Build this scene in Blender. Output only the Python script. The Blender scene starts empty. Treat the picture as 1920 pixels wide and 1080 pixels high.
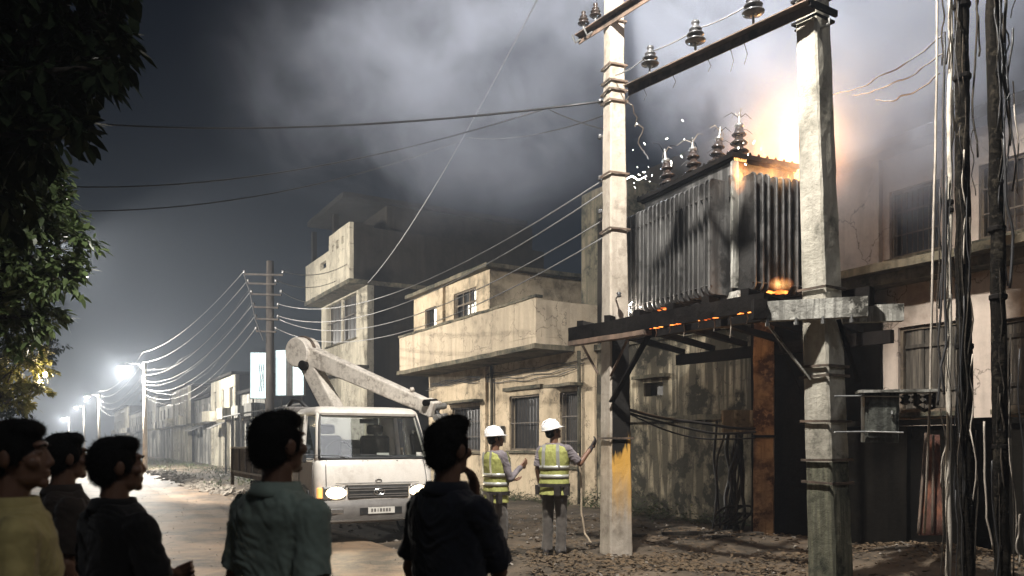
import bpy, bmesh, math, random
from mathutils import Vector, Matrix, noise, Euler
R = math.radians
random.seed(7)
SC = bpy.context.scene
COL = SC.collection

# ------------------------------------------------------------------ camera
F = 1500.0; HZ = 830.0; CH = 1.5          # focal length and horizon in photo pixels, eye height in metres
cam_d = bpy.data.cameras.new('camera'); cam = bpy.data.objects.new('camera', cam_d); COL.objects.link(cam)
cam.location = (0, 0, CH); cam.rotation_euler = (R(90), 0, 0)
cam_d.lens = 36 * F / 1920; cam_d.sensor_width = 36
cam_d.shift_y = (HZ - 540) / 1920
cam_d.clip_end = 2000; cam_d.clip_start = 0.05
cam_d.dof.use_dof = True; cam_d.dof.focus_distance = 10.5; cam_d.dof.aperture_fstop = 2.8
SC.camera = cam

# ------------------------------------------------------------------ night sky and a faint soft sun added as fill
SUN_EL, SUN_AZ = R(48), R(142)           # azimuth clockwise from +Y
w = bpy.data.worlds.new('World'); SC.world = w; w.use_nodes = True
nt = w.node_tree; bg = nt.nodes['Background']
sky = nt.nodes.new('ShaderNodeTexSky'); sky.sky_type = 'NISHITA'; sky.sun_disc = False
sky.sun_elevation = SUN_EL; sky.sun_rotation = SUN_AZ; sky.air_density = 1.0; sky.dust_density = 0.6; sky.ozone_density = 3.0
nt.links.new(sky.outputs[0], bg.inputs[0]); bg.inputs[1].default_value = 0.0030
sl = bpy.data.lights.new('fill_sun', 'SUN'); sl.energy = 0.42; sl.angle = R(14); sl.color = (0.96, 0.97, 1.0)
so = bpy.data.objects.new('fill_sun', sl); COL.objects.link(so)
dv = Vector((math.sin(SUN_AZ) * math.cos(SUN_EL), math.cos(SUN_AZ) * math.cos(SUN_EL), math.sin(SUN_EL)))
so.rotation_euler = dv.to_track_quat('Z', 'Y').to_euler(); so.location = (0, 0, 30)
SC.view_settings.view_transform = 'Standard'; SC.view_settings.look = 'None'
SC.view_settings.gamma = 1.0; SC.view_settings.exposure = 0.0; SC.view_settings.use_curve_mapping = False
SC.render.engine = 'CYCLES'
cy = SC.cycles
cy.use_denoising = True; cy.max_bounces = 5; cy.diffuse_bounces = 2; cy.glossy_bounces = 3
cy.transmission_bounces = 4; cy.volume_bounces = 1; cy.transparent_max_bounces = 12
cy.sample_clamp_indirect = 4.0; cy.sample_clamp_direct = 0.0
cy.volume_step_rate = 1.0; cy.volume_max_steps = 256
cy.caustics_reflective = False; cy.caustics_refractive = False

# ------------------------------------------------------------------ frames
_a = math.atan2(860, F); CA, SA = math.cos(_a), math.sin(_a)
def W(d, n, z=0.0):                        # street frame: d metres down the street, n metres to the right of the camera line
    return Vector((-SA * d + CA * n, CA * d + SA * n, z))
def toS(x, y): return (-SA * x + CA * y, CA * x + SA * y)
def P(px, py, Y): return Vector(((px - 960) / F * Y, Y, CH + (HZ - py) / F * Y))
def onplane(px, py, n):                    # facade plane n: photo pixel -> (d, z)
    t = (px - 960) / F; Y = n / (CA * t + SA); return (-SA * t * Y + CA * Y, CH + (HZ - py) / F * Y)
MS = Matrix(((-SA, CA, 0, 0), (CA, SA, 0, 0), (0, 0, 1, 0), (0, 0, 0, 1)))   # (d,n,z) -> world, mirrored axes handled in MB
def gz(x, y):
    d, n = toS(x, y)
    e = 4.25 + 0.25 * noise.noise(Vector((d * .35, 3.1, 0)))
    t = min(1, max(0, (n - e) / 0.9)); t = t * t * (3 - 2 * t)
    tl = min(1, max(0, (-3.4 - n) / 0.9))
    h = -0.05 + t * 0.09 + tl * 0.12
    if t > 0:
        h += t * (0.05 * noise.noise(Vector((x * .7, y * .7, 1))) + 0.022 * noise.noise(Vector((x * 3.1, y * 3.1, 5))))
        h += t * 0.26 * math.exp(-((x - 4.9) ** 2 / 1.1 + (y - 8.9) ** 2 / 2.2))
        h += t * 0.10 * math.exp(-((x - 3.6) ** 2 / 1.2 + (y - 11.8) ** 2 / 0.5))
    return h

# ------------------------------------------------------------------ mesh builder
RM = {}
def tag(o, label=None, cat=None, group=None, kind=None):
    if label: o['label'] = label
    if cat: o['category'] = cat
    if group: o['group'] = group
    if kind: o['kind'] = kind
    return o
def thing(name, label, cat, loc=(0, 0, 0), rotz=0.0, group=None):
    o = bpy.data.objects.new(name, None); COL.objects.link(o); o.empty_display_size = 0.2
    o.location = loc; o.rotation_euler = (0, 0, rotz)
    RM[o.name] = Matrix.Translation(Vector(loc)) @ Matrix.Rotation(rotz, 4, 'Z')
    return tag(o, label, cat, group)

def perp(t):
    u = Vector((0, 0, 1)) if abs(t.z) < .9 else Vector((1, 0, 0))
    a = t.cross(u).normalized(); return a, a.cross(t).normalized()

class MB:
    def __init__(s, M=None): s.v = []; s.f = []; s.M = M; s.flip = bool(M and M.to_3x3().determinant() < 0)
    def add(s, vs, fs):
        b = len(s.v)
        if s.M: vs = [s.M @ Vector(p) for p in vs]
        s.v += [tuple(p) for p in vs]
        s.f += [tuple(b + i for i in (reversed(f) if s.flip else f)) for f in fs]; return s
    def box(s, x0, x1, y0, y1, z0, z1):
        return s.add([(x0,y0,z0),(x1,y0,z0),(x1,y1,z0),(x0,y1,z0),(x0,y0,z1),(x1,y0,z1),(x1,y1,z1),(x0,y1,z1)],
                     [(0,3,2,1),(4,5,6,7),(0,1,5,4),(1,2,6,5),(2,3,7,6),(3,0,4,7)])
    def hexa(s, p): return s.add(p, [(0,3,2,1),(4,5,6,7),(0,1,5,4),(1,2,6,5),(2,3,7,6),(3,0,4,7)])
    def beam(s, a, b, w, h, up=(0, 0, 1), w2=None, h2=None):
        a, b = Vector(a), Vector(b); t = (b - a).normalized(); u = Vector(up)
        x = t.cross(u)
        if x.length < 1e-4: x = t.cross(Vector((1, 0, 0)))
        x.normalize(); y = x.cross(t).normalized(); w2 = w2 or w; h2 = h2 or h
        p = [a - x*w/2 - y*h/2, a + x*w/2 - y*h/2, a + x*w/2 + y*h/2, a - x*w/2 + y*h/2,
             b - x*w2/2 - y*h2/2, b + x*w2/2 - y*h2/2, b + x*w2/2 + y*h2/2, b - x*w2/2 + y*h2/2]
        return s.add(p, [(0,1,2,3),(7,6,5,4),(0,4,5,1),(1,5,6,2),(2,6,7,3),(3,7,4,0)])
    def tube(s, pts, r, n=8, cap=True):
        pts = [Vector(p) for p in pts]; m = len(pts); rs = r if isinstance(r, (list, tuple)) else [r] * m
        vs = []; fs = []; pa = None
        for i, p in enumerate(pts):
            t = (pts[min(i + 1, m - 1)] - pts[max(i - 1, 0)]).normalized()
            if pa is None: a, b = perp(t)
            else:
                a = (pa - t * pa.dot(t))
                a = a.normalized() if a.length > 1e-6 else perp(t)[0]
                b = a.cross(t).normalized()
            pa = a
            for k in range(n):
                q = 2 * math.pi * k / n; vs.append(p + (a * math.cos(q) + b * math.sin(q)) * rs[i])
        for i in range(m - 1):
            for k in range(n):
                fs.append((i*n+k, (i+1)*n+k, (i+1)*n+(k+1)%n, i*n+(k+1)%n))
        if cap: fs.append(tuple(range(n))); fs.append(tuple(reversed(range((m-1)*n, m*n))))
        return s.add(vs, fs)
    def lathe(s, prof, o=(0, 0, 0), n=14, ax=(0, 0, 1)):
        o = Vector(o); t = Vector(ax).normalized(); a, b = perp(t); vs = []; fs = []; m = len(prof)
        for r, z in prof:
            for k in range(n):
                q = 2 * math.pi * k / n; vs.append(o + t * z + (a * math.cos(q) + b * math.sin(q)) * max(r, 1e-4))
        for i in range(m - 1):
            for k in range(n): fs.append((i*n+k, (i+1)*n+k, (i+1)*n+(k+1)%n, i*n+(k+1)%n))
        fs.append(tuple(range(n))); fs.append(tuple(reversed(range((m-1)*n, m*n))))
        return s.add(vs, fs)
    def ell(s, c, r, Rm=None, n=14, m=9):
        c = Vector(c); Rm = Rm or Matrix.Identity(3); vs = []; fs = []
        for i in range(m + 1):
            th = math.pi * i / m
            for k in range(n):
                q = 2 * math.pi * k / n
                st = max(math.sin(th), 1e-3)
                vs.append(c + Rm @ Vector((r[0]*st*math.cos(q), r[1]*st*math.sin(q), r[2]*math.cos(th))))
        for i in range(m):
            for k in range(n): fs.append((i*n+k, (i+1)*n+k, (i+1)*n+(k+1)%n, i*n+(k+1)%n))
        fs.append(tuple(reversed(range(n)))); fs.append(tuple(range(m*n, (m+1)*n)))
        return s.add(vs, fs)
    def rc(s, a, b, ra, rb, n=12):          # rounded cone
        a, b = Vector(a), Vector(b); t = (b - a); L = t.length; t = t / max(L, 1e-6); pts = []; rs = []
        for k in range(5):
            q = math.pi/2 * k / 4; pts.append(a - t * ra * math.cos(q)); rs.append(max(ra * math.sin(q), 1e-4))
        for k in range(5):
            q = math.pi/2 * k / 4; pts.append(b + t * rb * math.sin(q)); rs.append(max(rb * math.cos(q), 1e-4))
        return s.tube(pts, rs, n)
    def loft(s, rings, cap=True):
        n = len(rings[0]); vs = [p for r in rings for p in r]; fs = []
        for i in range(len(rings) - 1):
            for k in range(n): fs.append((i*n+k, i*n+(k+1)%n, (i+1)*n+(k+1)%n, (i+1)*n+k))
        if cap: fs.append(tuple(reversed(range(n)))); fs.append(tuple(range((len(rings)-1)*n, len(rings)*n)))
        return s.add(vs, fs)
    def rough(s, x0, x1, y0, y1, z0, z1, step=.25, amp=.012, seed=0.0, fr=2.3):   # a box with worn, uneven faces and edges
        N = [max(1, int(round((b - a) / step))) for a, b in ((x0, x1), (y0, y1), (z0, z1))]
        idx = {}; vs = []; fs = []
        def vid(i, j, k):
            key = (i, j, k)
            if key not in idx:
                p = Vector((x0 + (x1-x0)*i/N[0], y0 + (y1-y0)*j/N[1], z0 + (z1-z0)*k/N[2]))
                q = p * fr + Vector((seed, seed*1.7, seed*.6))
                p = p + noise.noise_vector(q) * amp + noise.noise_vector(q * 3.7) * amp * .5
                idx[key] = len(vs); vs.append(p)
            return idx[key]
        for i in range(N[0]):
            for j in range(N[1]):
                fs.append((vid(i,j,0), vid(i,j+1,0), vid(i+1,j+1,0), vid(i+1,j,0)))
                fs.append((vid(i,j,N[2]), vid(i+1,j,N[2]), vid(i+1,j+1,N[2]), vid(i,j+1,N[2])))
        for i in range(N[0]):
            for k in range(N[2]):
                fs.append((vid(i,0,k), vid(i+1,0,k), vid(i+1,0,k+1), vid(i,0,k+1)))
                fs.append((vid(i,N[1],k), vid(i,N[1],k+1), vid(i+1,N[1],k+1), vid(i+1,N[1],k)))
        for j in range(N[1]):
            for k in range(N[2]):
                fs.append((vid(0,j,k), vid(0,j,k+1), vid(0,j+1,k+1), vid(0,j+1,k)))
                fs.append((vid(N[0],j,k), vid(N[0],j+1,k), vid(N[0],j+1,k+1), vid(N[0],j,k+1)))
        return s.add(vs, fs)
    def mesh(s, name, Minv=None):
        me = bpy.data.meshes.new(name)
        vs = s.v if Minv is None else [tuple(Minv @ Vector(p)) for p in s.v]
        me.from_pydata(vs, [], s.f); me.update(); return me
    def build(s, name, mat, parent=None, smooth=False, bevel=0, fix=False):
        if parent is None:
            xs = [p[0] for p in s.v]; ys = [p[1] for p in s.v]; zs = [p[2] for p in s.v]
            o0 = Vector(((min(xs)+max(xs))/2, (min(ys)+max(ys))/2, min(zs)))
            root = Matrix.Translation(o0)
        else: root = RM[parent.name]
        me = s.mesh(name, root.inverted())
        if fix:
            bm = bmesh.new(); bm.from_mesh(me); bmesh.ops.recalc_face_normals(bm, faces=bm.faces); bm.to_mesh(me); bm.free()
        me.materials.append(mat)
        if smooth:
            for p in me.polygons: p.use_smooth = True
        o = bpy.data.objects.new(name, me); COL.objects.link(o)
        if parent is None: o.location = o0
        else: o.parent = parent
        RM[o.name] = root
        if bevel:
            m = o.modifiers.new('bevel', 'BEVEL'); m.width = bevel; m.segments = 2; m.limit_method = 'ANGLE'; m.angle_limit = R(40)
            if smooth:
                try: me.set_sharp_from_angle(angle=R(50))
                except Exception: pass
        return o
def S(): return MB(MS)                       # builder in street coordinates (d, n, z)
def piece(me, name, mat, parent, M):         # shares mesh data between alike pieces; M is a world matrix
    o = bpy.data.objects.new(name, me); COL.objects.link(o)
    if mat and not me.materials: me.materials.append(mat)
    o.parent = parent; o.matrix_local = RM[parent.name].inverted() @ M; RM[o.name] = M
    return o
def autosmooth(o, ang=45):
    for p in o.data.polygons: p.use_smooth = True
    try: o.data.set_sharp_from_angle(angle=R(ang))
    except Exception: pass
    return o

# ------------------------------------------------------------------ materials
def base_mat(name):
    m = bpy.data.materials.new(name); m.use_nodes = True; t = m.node_tree
    return m, t, t.nodes['Principled BSDF']
def nd(t, typ, **kw):
    n = t.nodes.new(typ)
    for k, v in kw.items():
        if k in n.inputs: n.inputs[k].default_value = v
        else: setattr(n, k, v)
    return n
def noise_n(t, vec, scale, detail=5, rough=.55, dist=0.0):
    n = nd(t, 'ShaderNodeTexNoise'); n.inputs['Scale'].default_value = scale; n.inputs['Detail'].default_value = detail
    n.inputs['Roughness'].default_value = rough; n.inputs['Distortion'].default_value = dist
    t.links.new(vec, n.inputs['Vector']); return n
def mapping(t, vec, scale=(1,1,1), loc=(0,0,0)):
    n = nd(t, 'ShaderNodeMapping'); n.inputs['Scale'].default_value = scale; n.inputs['Location'].default_value = loc
    t.links.new(vec, n.inputs['Vector']); return n.outputs[0]
def ramp(t, fac, stops, interp='LINEAR'):
    n = nd(t, 'ShaderNodeValToRGB'); e = n.color_ramp; e.interpolation = interp
    while len(e.elements) < len(stops): e.elements.new(.5)
    for el, (p, c) in zip(e.elements, stops):
        el.position = p; el.color = (c, c, c, 1) if isinstance(c, (int, float)) else (*c, 1)
    t.links.new(fac, n.inputs[0]); return n.outputs[0]
def mixc(t, fac, a, b, mode='MIX'):
    n = nd(t, 'ShaderNodeMix'); n.data_type = 'RGBA'; n.blend_type = mode
    for i, x in ((0, fac), (6, a), (7, b)):
        if isinstance(x, (int, float)): n.inputs[i].default_value = x
        elif isinstance(x, tuple): n.inputs[i].default_value = (*x, 1)
        else: t.links.new(x, n.inputs[i])
    return n.outputs[2]
def math_n(t, op, a, b=None, clamp=False):
    n = nd(t, 'ShaderNodeMath'); n.operation = op; n.use_clamp = clamp
    for i, x in ((0, a), (1, b)):
        if x is None: continue
        if isinstance(x, (int, float)): n.inputs[i].default_value = x
        else: t.links.new(x, n.inputs[i])
    return n.outputs[0]
def bump_n(t, h, strength, dist=.02, nrm=None):
    n = nd(t, 'ShaderNodeBump'); n.inputs['Strength'].default_value = strength; n.inputs['Distance'].default_value = dist
    t.links.new(h, n.inputs['Height'])
    if nrm: t.links.new(nrm, n.inputs['Normal'])
    return n.outputs[0]
def pos_n(t): return nd(t, 'ShaderNodeNewGeometry').outputs['Position']

def worn(name, c1, c2, stain, amount=.5, streak=.6, scale=1.0, rough=.85, bump=.35, seed=0, spec=.3, fine=14, sharp=.12, extra=None, metal=0.0):
    """two-tone surface with blotchy stains and vertical run-off streaks"""
    m, t, b = base_mat(name); p = mapping(t, pos_n(t), (1, 1, 1), (seed * 3.1, seed * 1.3, seed * 2.2))
    n1 = noise_n(t, p, .9 * scale, 6, .6); n2 = noise_n(t, p, 4.5 * scale, 6, .65, .3); n3 = noise_n(t, p, fine * scale, 5, .7)
    st = noise_n(t, mapping(t, p, (3.2 * scale, 3.2 * scale, .22 * scale)), 1.6, 6, .62, .2)
    col = mixc(t, ramp(t, n1.outputs[0], [(.35, 0.0), (.65, 1.0)]), c1, c2)
    col = mixc(t, ramp(t, n3.outputs[0], [(.4, .0), (.75, .35)]), col, tuple(x * .6 for x in c1))
    bl = ramp(t, n2.outputs[0], [(.62 - amount * .25 - sharp, 0.0), (.62 - amount * .25 + sharp, 1.0)])
    big = ramp(t, n1.outputs[0], [(.40, 0.0), (.60, 1.0)])
    sk = ramp(t, st.outputs[0], [(.62 - streak * .22 - sharp, 0.0), (.62 - streak * .22 + sharp, 1.0)])
    f = math_n(t, 'MULTIPLY', bl, big); f = math_n(t, 'MAXIMUM', math_n(t, 'MULTIPLY', f, amount * 1.3, True), math_n(t, 'MULTIPLY', sk, streak, True))
    col = mixc(t, f, col, stain)
    if extra: col = extra(t, p, col)
    t.links.new(col, b.inputs['Base Color'])
    b.inputs['Roughness'].default_value = rough; b.inputs['Specular IOR Level'].default_value = spec; b.inputs['Metallic'].default_value = metal
    h = math_n(t, 'ADD', n2.outputs[0], math_n(t, 'MULTIPLY', n3.outputs[0], .5))
    t.links.new(bump_n(t, h, bump, .02), b.inputs['Normal'])
    return m
def plain(name, c, rough=.6, metal=0.0, var=.15, scale=8, spec=.5, bump=0.0, coat=0.0):
    m, t, b = base_mat(name); p = pos_n(t); n = noise_n(t, p, scale, 5, .6)
    col = mixc(t, ramp(t, n.outputs[0], [(.3, 0.0), (.7, 1.0)]), tuple(x * (1 - var) for x in c), tuple(min(1, x * (1 + var)) for x in c))
    t.links.new(col, b.inputs['Base Color']); b.inputs['Roughness'].default_value = rough; b.inputs['Metallic'].default_value = metal
    b.inputs['Specular IOR Level'].default_value = spec
    if coat: b.inputs['Coat Weight'].default_value = coat; b.inputs['Coat Roughness'].default_value = .12
    if bump: t.links.new(bump_n(t, n.outputs[0], bump, .01), b.inputs['Normal'])
    return m
def emit(name, c, s):
    m, t, b = base_mat(name); b.inputs['Base Color'].default_value = (*c, 1)
    b.inputs['Emission Color'].default_value = (*c, 1); b.inputs['Emission Strength'].default_value = s; return m
def glass(name, tint=(.75, .8, .8), rough=.05, alpha=.75):
    m, t, b = base_mat(name); out = t.nodes['Material Output']
    tr = nd(t, 'ShaderNodeBsdfTransparent'); tr.inputs[0].default_value = (*tint, 1)
    gl = nd(t, 'ShaderNodeBsdfGlossy'); gl.inputs['Roughness'].default_value = rough
    fr = nd(t, 'ShaderNodeFresnel'); fr.inputs[0].default_value = 1.5
    d = nd(t, 'ShaderNodeBsdfDiffuse'); d.inputs[0].default_value = (.12, .12, .11, 1)
    mx = nd(t, 'ShaderNodeMixShader'); mx0 = nd(t, 'ShaderNodeMixShader'); mx0.inputs[0].default_value = 1 - alpha
    t.links.new(tr.outputs[0], mx0.inputs[1]); t.links.new(d.outputs[0], mx0.inputs[2])
    t.links.new(fr.outputs[0], mx.inputs[0]); t.links.new(mx0.outputs[0], mx.inputs[1]); t.links.new(gl.outputs[0], mx.inputs[2])
    t.links.new(mx.outputs[0], out.inputs[0]); return m
def leafmat(name, c1, c2, scale=3.0, rough=.45, trans=.25):
    m, t, b = base_mat(name); p = pos_n(t); n = noise_n(t, p, scale, 3, .6); n2 = noise_n(t, p, 40, 2, .6)
    f = math_n(t, 'ADD', math_n(t, 'MULTIPLY', n.outputs[0], .6), math_n(t, 'MULTIPLY', n2.outputs[0], .5))
    col = mixc(t, ramp(t, f, [(.4, 0.0), (.7, 1.0)]), c1, c2)
    t.links.new(col, b.inputs['Base Color']); b.inputs['Roughness'].default_value = rough; b.inputs['Specular IOR Level'].default_value = .4 if trans > .05 else .06
    tl = nd(t, 'ShaderNodeBsdfTranslucent'); t.links.new(col, tl.inputs[0])
    mx = nd(t, 'ShaderNodeMixShader'); mx.inputs[0].default_value = trans
    t.links.new(b.outputs[0], mx.inputs[1]); t.links.new(tl.outputs[0], mx.inputs[2]); t.links.new(mx.outputs[0], t.nodes['Material Output'].inputs[0])
    return m

def cracks(t, p, col):
    v = nd(t, 'ShaderNodeTexVoronoi'); v.feature = 'DISTANCE_TO_EDGE'; v.inputs['Scale'].default_value = .8
    wv = noise_n(t, p, 2.2, 4, .6); va = nd(t, 'ShaderNodeVectorMath'); va.operation = 'ADD'
    sc = nd(t, 'ShaderNodeVectorMath'); sc.operation = 'SCALE'; sc.inputs['Scale'].default_value = .9
    t.links.new(wv.outputs[1], sc.inputs[0]); t.links.new(p, va.inputs[0]); t.links.new(sc.outputs[0], va.inputs[1]); t.links.new(va.outputs[0], v.inputs['Vector'])
    k = ramp(t, v.outputs['Distance'], [(.0, .75), (.012, 0.0)])
    return mixc(t, k, col, (.04, .032, .025))

M = {}
M['house'] = worn('house_plaster', (.57, .465, .325), (.49, .395, .27), (.09, .075, .05), .55, .30, .8, .9, .3, 1, extra=cracks)
M['balcony'] = worn('balcony_plaster', (.52, .435, .32), (.43, .36, .265), (.10, .085, .06), .45, .38, .9, .9, .35, 2, extra=cracks)
M['ledge'] = worn('mossy_ledge_concrete', (.20, .17, .12), (.13, .12, .08), (.03, .03, .022), .8, .6, 2.0, .95, .6, 3)
M['stain_wall'] = worn('streaked_wall_plaster', (.56, .48, .34), (.30, .265, .18), (.032, .029, .02), 1.0, .85, 1.3, .92, .8, 4, sharp=.09, extra=cracks)
M['shade_wall'] = worn('shade_black_wall', (.006, .0055, .005), (.004, .0037, .0033), (.016, .014, .011), .5, .5, 1.2, .9, .6, 5, spec=.02)  # near-black base colour stands in for the shadow on these walls
M['pink'] = worn('pink_cream_plaster', (.56, .48, .41), (.47, .40, .34), (.14, .115, .09), .5, .35, .8, .9, .3, 6, extra=cracks)
M['tallfront'] = worn('grey_cream_plaster', (.62, .57, .45), (.48, .44, .35), (.09, .08, .06), .5, .45, .8, .92, .4, 7, extra=cracks)
M['tallside'] = worn('shade_dark_side_wall', (.034, .030, .025), (.022, .019, .016), (.008, .007, .006), .7, .6, .7, .95, .5, 8, spec=.08)  # shade of the unlit side is put into this dark colour
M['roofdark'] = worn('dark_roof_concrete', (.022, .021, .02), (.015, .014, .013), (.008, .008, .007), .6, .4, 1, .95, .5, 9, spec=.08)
M['row1'] = worn('row_plaster_grey', (.42, .41, .37), (.30, .29, .26), (.07, .07, .065), .6, .9, .7, .92, .4, 10)
M['row2'] = worn('row_plaster_cream', (.50, .47, .38), (.38, .35, .28), (.09, .085, .07), .6, .8, .8, .92, .4, 11)
M['row3'] = worn('row_plaster_pale', (.55, .54, .50), (.42, .41, .38), (.08, .08, .075), .6, .95, .6, .92, .4, 12)
M['pole'] = worn('pale_pole_concrete', (.60, .55, .47), (.47, .43, .36), (.13, .11, .085), .45, .35, 2.2, .85, .5, 13, fine=22)
M['poleR'] = worn('weathered_pole_concrete', (.48, .45, .38), (.35, .325, .265), (.05, .05, .04), .55, .35, 2.0, .88, .6, 14, fine=20)
M['polelow'] = worn('mossy_pole_concrete', (.22, .21, .15), (.12, .125, .085), (.025, .027, .02), .8, .7, 3.0, .9, .8, 15, fine=26)
M['darkpole'] = worn('creosote_dark_pole', (.075, .062, .05), (.05, .042, .036), (.015, .013, .012), .7, .9, 2, .85, .6, 16)
M['blackpole'] = worn('burnt_black_pole', (.009, .008, .007), (.005, .0045, .004), (.07, .06, .045), .36, .18, 5, .9, .9, 17, spec=.04, fine=20, sharp=.05)
M['glowpost'] = worn('rust_glow_post', (.46, .30, .16), (.32, .19, .10), (.06, .03, .018), .8, .45, 2.6, .8, .7, 18, fine=18, sharp=.07)  # orange fire glow on the post is mixed into this rust colour
M['soot'] = worn('sooty_painted_steel', (.165, .162, .155), (.07, .069, .066), (.014, .013, .012), .95, .85, 1.8, .5, .5, 19, spec=.5, fine=16)
M['sootdark'] = worn('burnt_steel', (.014, .012, .011), (.008, .007, .0065), (.003, .0025, .0025), .7, .5, 2, .8, .6, 20, spec=.07)
M['whitesteel'] = worn('flaked_pale_steel', (.50, .49, .44), (.36, .35, .31), (.03, .028, .022), .8, .6, 3.2, .7, .5, 21, sharp=.05)
M['rustbeam'] = worn('rusty_angle_iron', (.19, .13, .095), (.11, .085, .065), (.035, .028, .022), .7, .4, 2.4, .75, .5, 22)
M['porcelain'] = plain('brown_glazed_porcelain', (.035, .026, .022), .22, 0, .4, 20, .6)
M['porcelain2'] = plain('grey_glazed_porcelain', (.07, .07, .072), .25, 0, .4, 20, .6)
M['steel'] = plain('galvanised_fitting', (.28, .28, .27), .45, .8, .35, 25)
M['wire'] = plain('bare_aluminium_wire', (.25, .25, .25), .5, .3, .2, 6)
M['wireblack'] = plain('black_insulated_cable', (.02, .02, .021), .5, 0, .3, 6)
M['wirepale'] = plain('pale_frayed_cable', (.36, .32, .27), .7, 0, .35, 9)
M['truckwhite'] = worn('white_truck_paint', (.72, .68, .62), (.64, .60, .54), (.30, .25, .20), .28, .10, 1.9, .35, .04, 23, spec=.5, fine=30)
M['boomwhite'] = worn('scuffed_boom_paint', (.66, .61, .54), (.58, .53, .46), (.09, .065, .05), .42, .18, 3.2, .5, .15, 24, sharp=.05)
M['blackplastic'] = plain('black_plastic', (.018, .018, .018), .5, 0, .3, 12)
M['bumper'] = plain('grey_bumper', (.13, .12, .11), .55, 0, .25, 9)
M['chassis'] = plain('chassis_black', (.02, .018, .016), .7, 0, .3, 9)
M['tyre'] = plain('tyre_rubber', (.022, .021, .02), .85, 0, .3, 14, bump=.3)
M['rim'] = plain('wheel_rim_steel', (.30, .29, .27), .5, .5, .3, 14)
M['bedwood'] = worn('worn_bed_boards', (.30, .22, .15), (.20, .15, .105), (.05, .036, .025), .7, .5, 2.0, .75, .4, 25)
M['bedrail'] = worn('bed_rail_cream', (.52, .42, .29), (.42, .33, .22), (.11, .075, .05), .5, .3, 3, .6, .3, 26)
M['seat'] = plain('seat_vinyl', (.03, .03, .032), .7, 0, .3, 8)
M['chrome'] = plain('chrome_trim', (.55, .54, .52), .2, .9, .1, 10)
M['plate'] = plain('licence_plate_white', (.62, .60, .55), .5, 0, .1, 10)
M['ink'] = plain('dark_ink', (.03, .03, .035), .6, 0, .1, 10)
M['glass'] = glass('windscreen_glass', (.82, .86, .85), .03, .93)
M['headlight'] = emit('headlight_lens', (1.0, .78, .47), 9.0)
M['indicator'] = emit('amber_indicator', (1.0, .45, .12), 1.2)
M['windowdark'] = plain('dark_window_interior', (.012, .012, .013), .35, 0, .3, 3)
M['pane'] = glass('dusty_window_pane', (.5, .52, .5), .12, .7)
M['litroom'] = emit('lit_room_curtain', (.95, .93, .82), .9)
M['grill'] = plain('rusted_window_bars', (.085, .07, .055), .7, .2, .4, 18)
M['frame'] = worn('old_wood_frame', (.19, .155, .11), (.13, .105, .075), (.04, .03, .025), .6, .6, 2.5, .8, .4, 27)
M['shutter'] = worn('grey_plank_shutter', (.20, .175, .14), (.14, .125, .105), (.03, .027, .022), .6, .9, 2.2, .85, .4, 28)
M['skin'] = plain('brown_skin', (.16, .082, .05), .5, 0, .12, 30, .4)
M['hair'] = plain('black_hair', (.006, .0055, .005), .8, 0, .3, 60, .12)
M['vest'] = plain('yellow_vest_mesh', (.33, .34, .11), .8, 0, .25, 26, .2, .2)
M['strip'] = plain('silver_reflective_strip', (.42, .42, .38), .35, .3, .15, 30)
M['helmet'] = plain('white_hard_hat', (.80, .78, .76), .3, 0, .04, 10, .5)
M['glove'] = plain('dark_work_glove', (.035, .03, .03), .8, 0, .3, 30, .2, .3)
M['shoe'] = plain('dark_leather_shoe', (.025, .02, .018), .6, 0, .3, 20)
M['eye'] = plain('eye_white', (.28, .25, .22), .2, 0, .05, 10)
def cloth(name, c, var=.25):
    m, t, b = base_mat(name); p = pos_n(t); n = noise_n(t, p, 9, 5, .6); n2 = noise_n(t, p, 260, 2, .5)
    col = mixc(t, ramp(t, n.outputs[0], [(.3, 0.0), (.7, 1.0)]), tuple(x * (1 - var) for x in c), tuple(x * (1 + var) for x in c))
    t.links.new(col, b.inputs['Base Color']); b.inputs['Roughness'].default_value = .9; b.inputs['Specular IOR Level'].default_value = .15
    b.inputs['Sheen Weight'].default_value = .15
    t.links.new(bump_n(t, n2.outputs[0], .25, .002), b.inputs['Normal']); return m
M['sh_yellow'] = cloth('pale_yellow_shirt_cloth', (.42, .34, .14))
M['sh_black'] = cloth('black_shirt_cloth', (.009, .0085, .0085))
M['sh_brown'] = cloth('dark_brown_shirt_cloth', (.035, .026, .021))
M['sh_green'] = cloth('grey_green_shirt_cloth', (.22, .27, .225))
M['sh_navy'] = cloth('dark_navy_shirt_cloth', (.013, .014, .020))
M['sh_grey'] = cloth('mauve_grey_shirt_cloth', (.16, .14, .15))
M['trouser'] = cloth('grey_work_trouser_cloth', (.085, .075, .066))
M['trouserdark'] = cloth('dark_trouser_cloth', (.022, .021, .023))
M['bark'] = worn('bark', (.09, .07, .05), (.05, .04, .03), (.02, .017, .013), .6, .9, 3, .9, 1.0, 29)
M['leaf_dark'] = leafmat('dark_leaf', (.012, .022, .009), (.028, .04, .016), 3, .7, .02)
M['leaf_mid'] = leafmat('mid_green_leaf', (.055, .09, .03), (.13, .17, .07), 3, .35, .2)
M['leaf_gold'] = leafmat('lamp_side_leaf', (.10, .11, .03), (.19, .17, .05), 3, .45, .3)  # golden tint holds the warm lamp light on these leaves
M['weed'] = leafmat('weed_leaf', (.04, .06, .025), (.085, .10, .045), 6, .6, .2)
M['litter'] = worn('dry_leaf_litter', (.12, .08, .045), (.06, .042, .027), (.24, .19, .12), .35, .2, 14, .85, .3, 30, fine=5)
M['stone'] = worn('rubble_stone', (.30, .27, .23), (.20, .18, .155), (.08, .07, .06), .5, .1, 3, .9, .6, 31)
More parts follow.
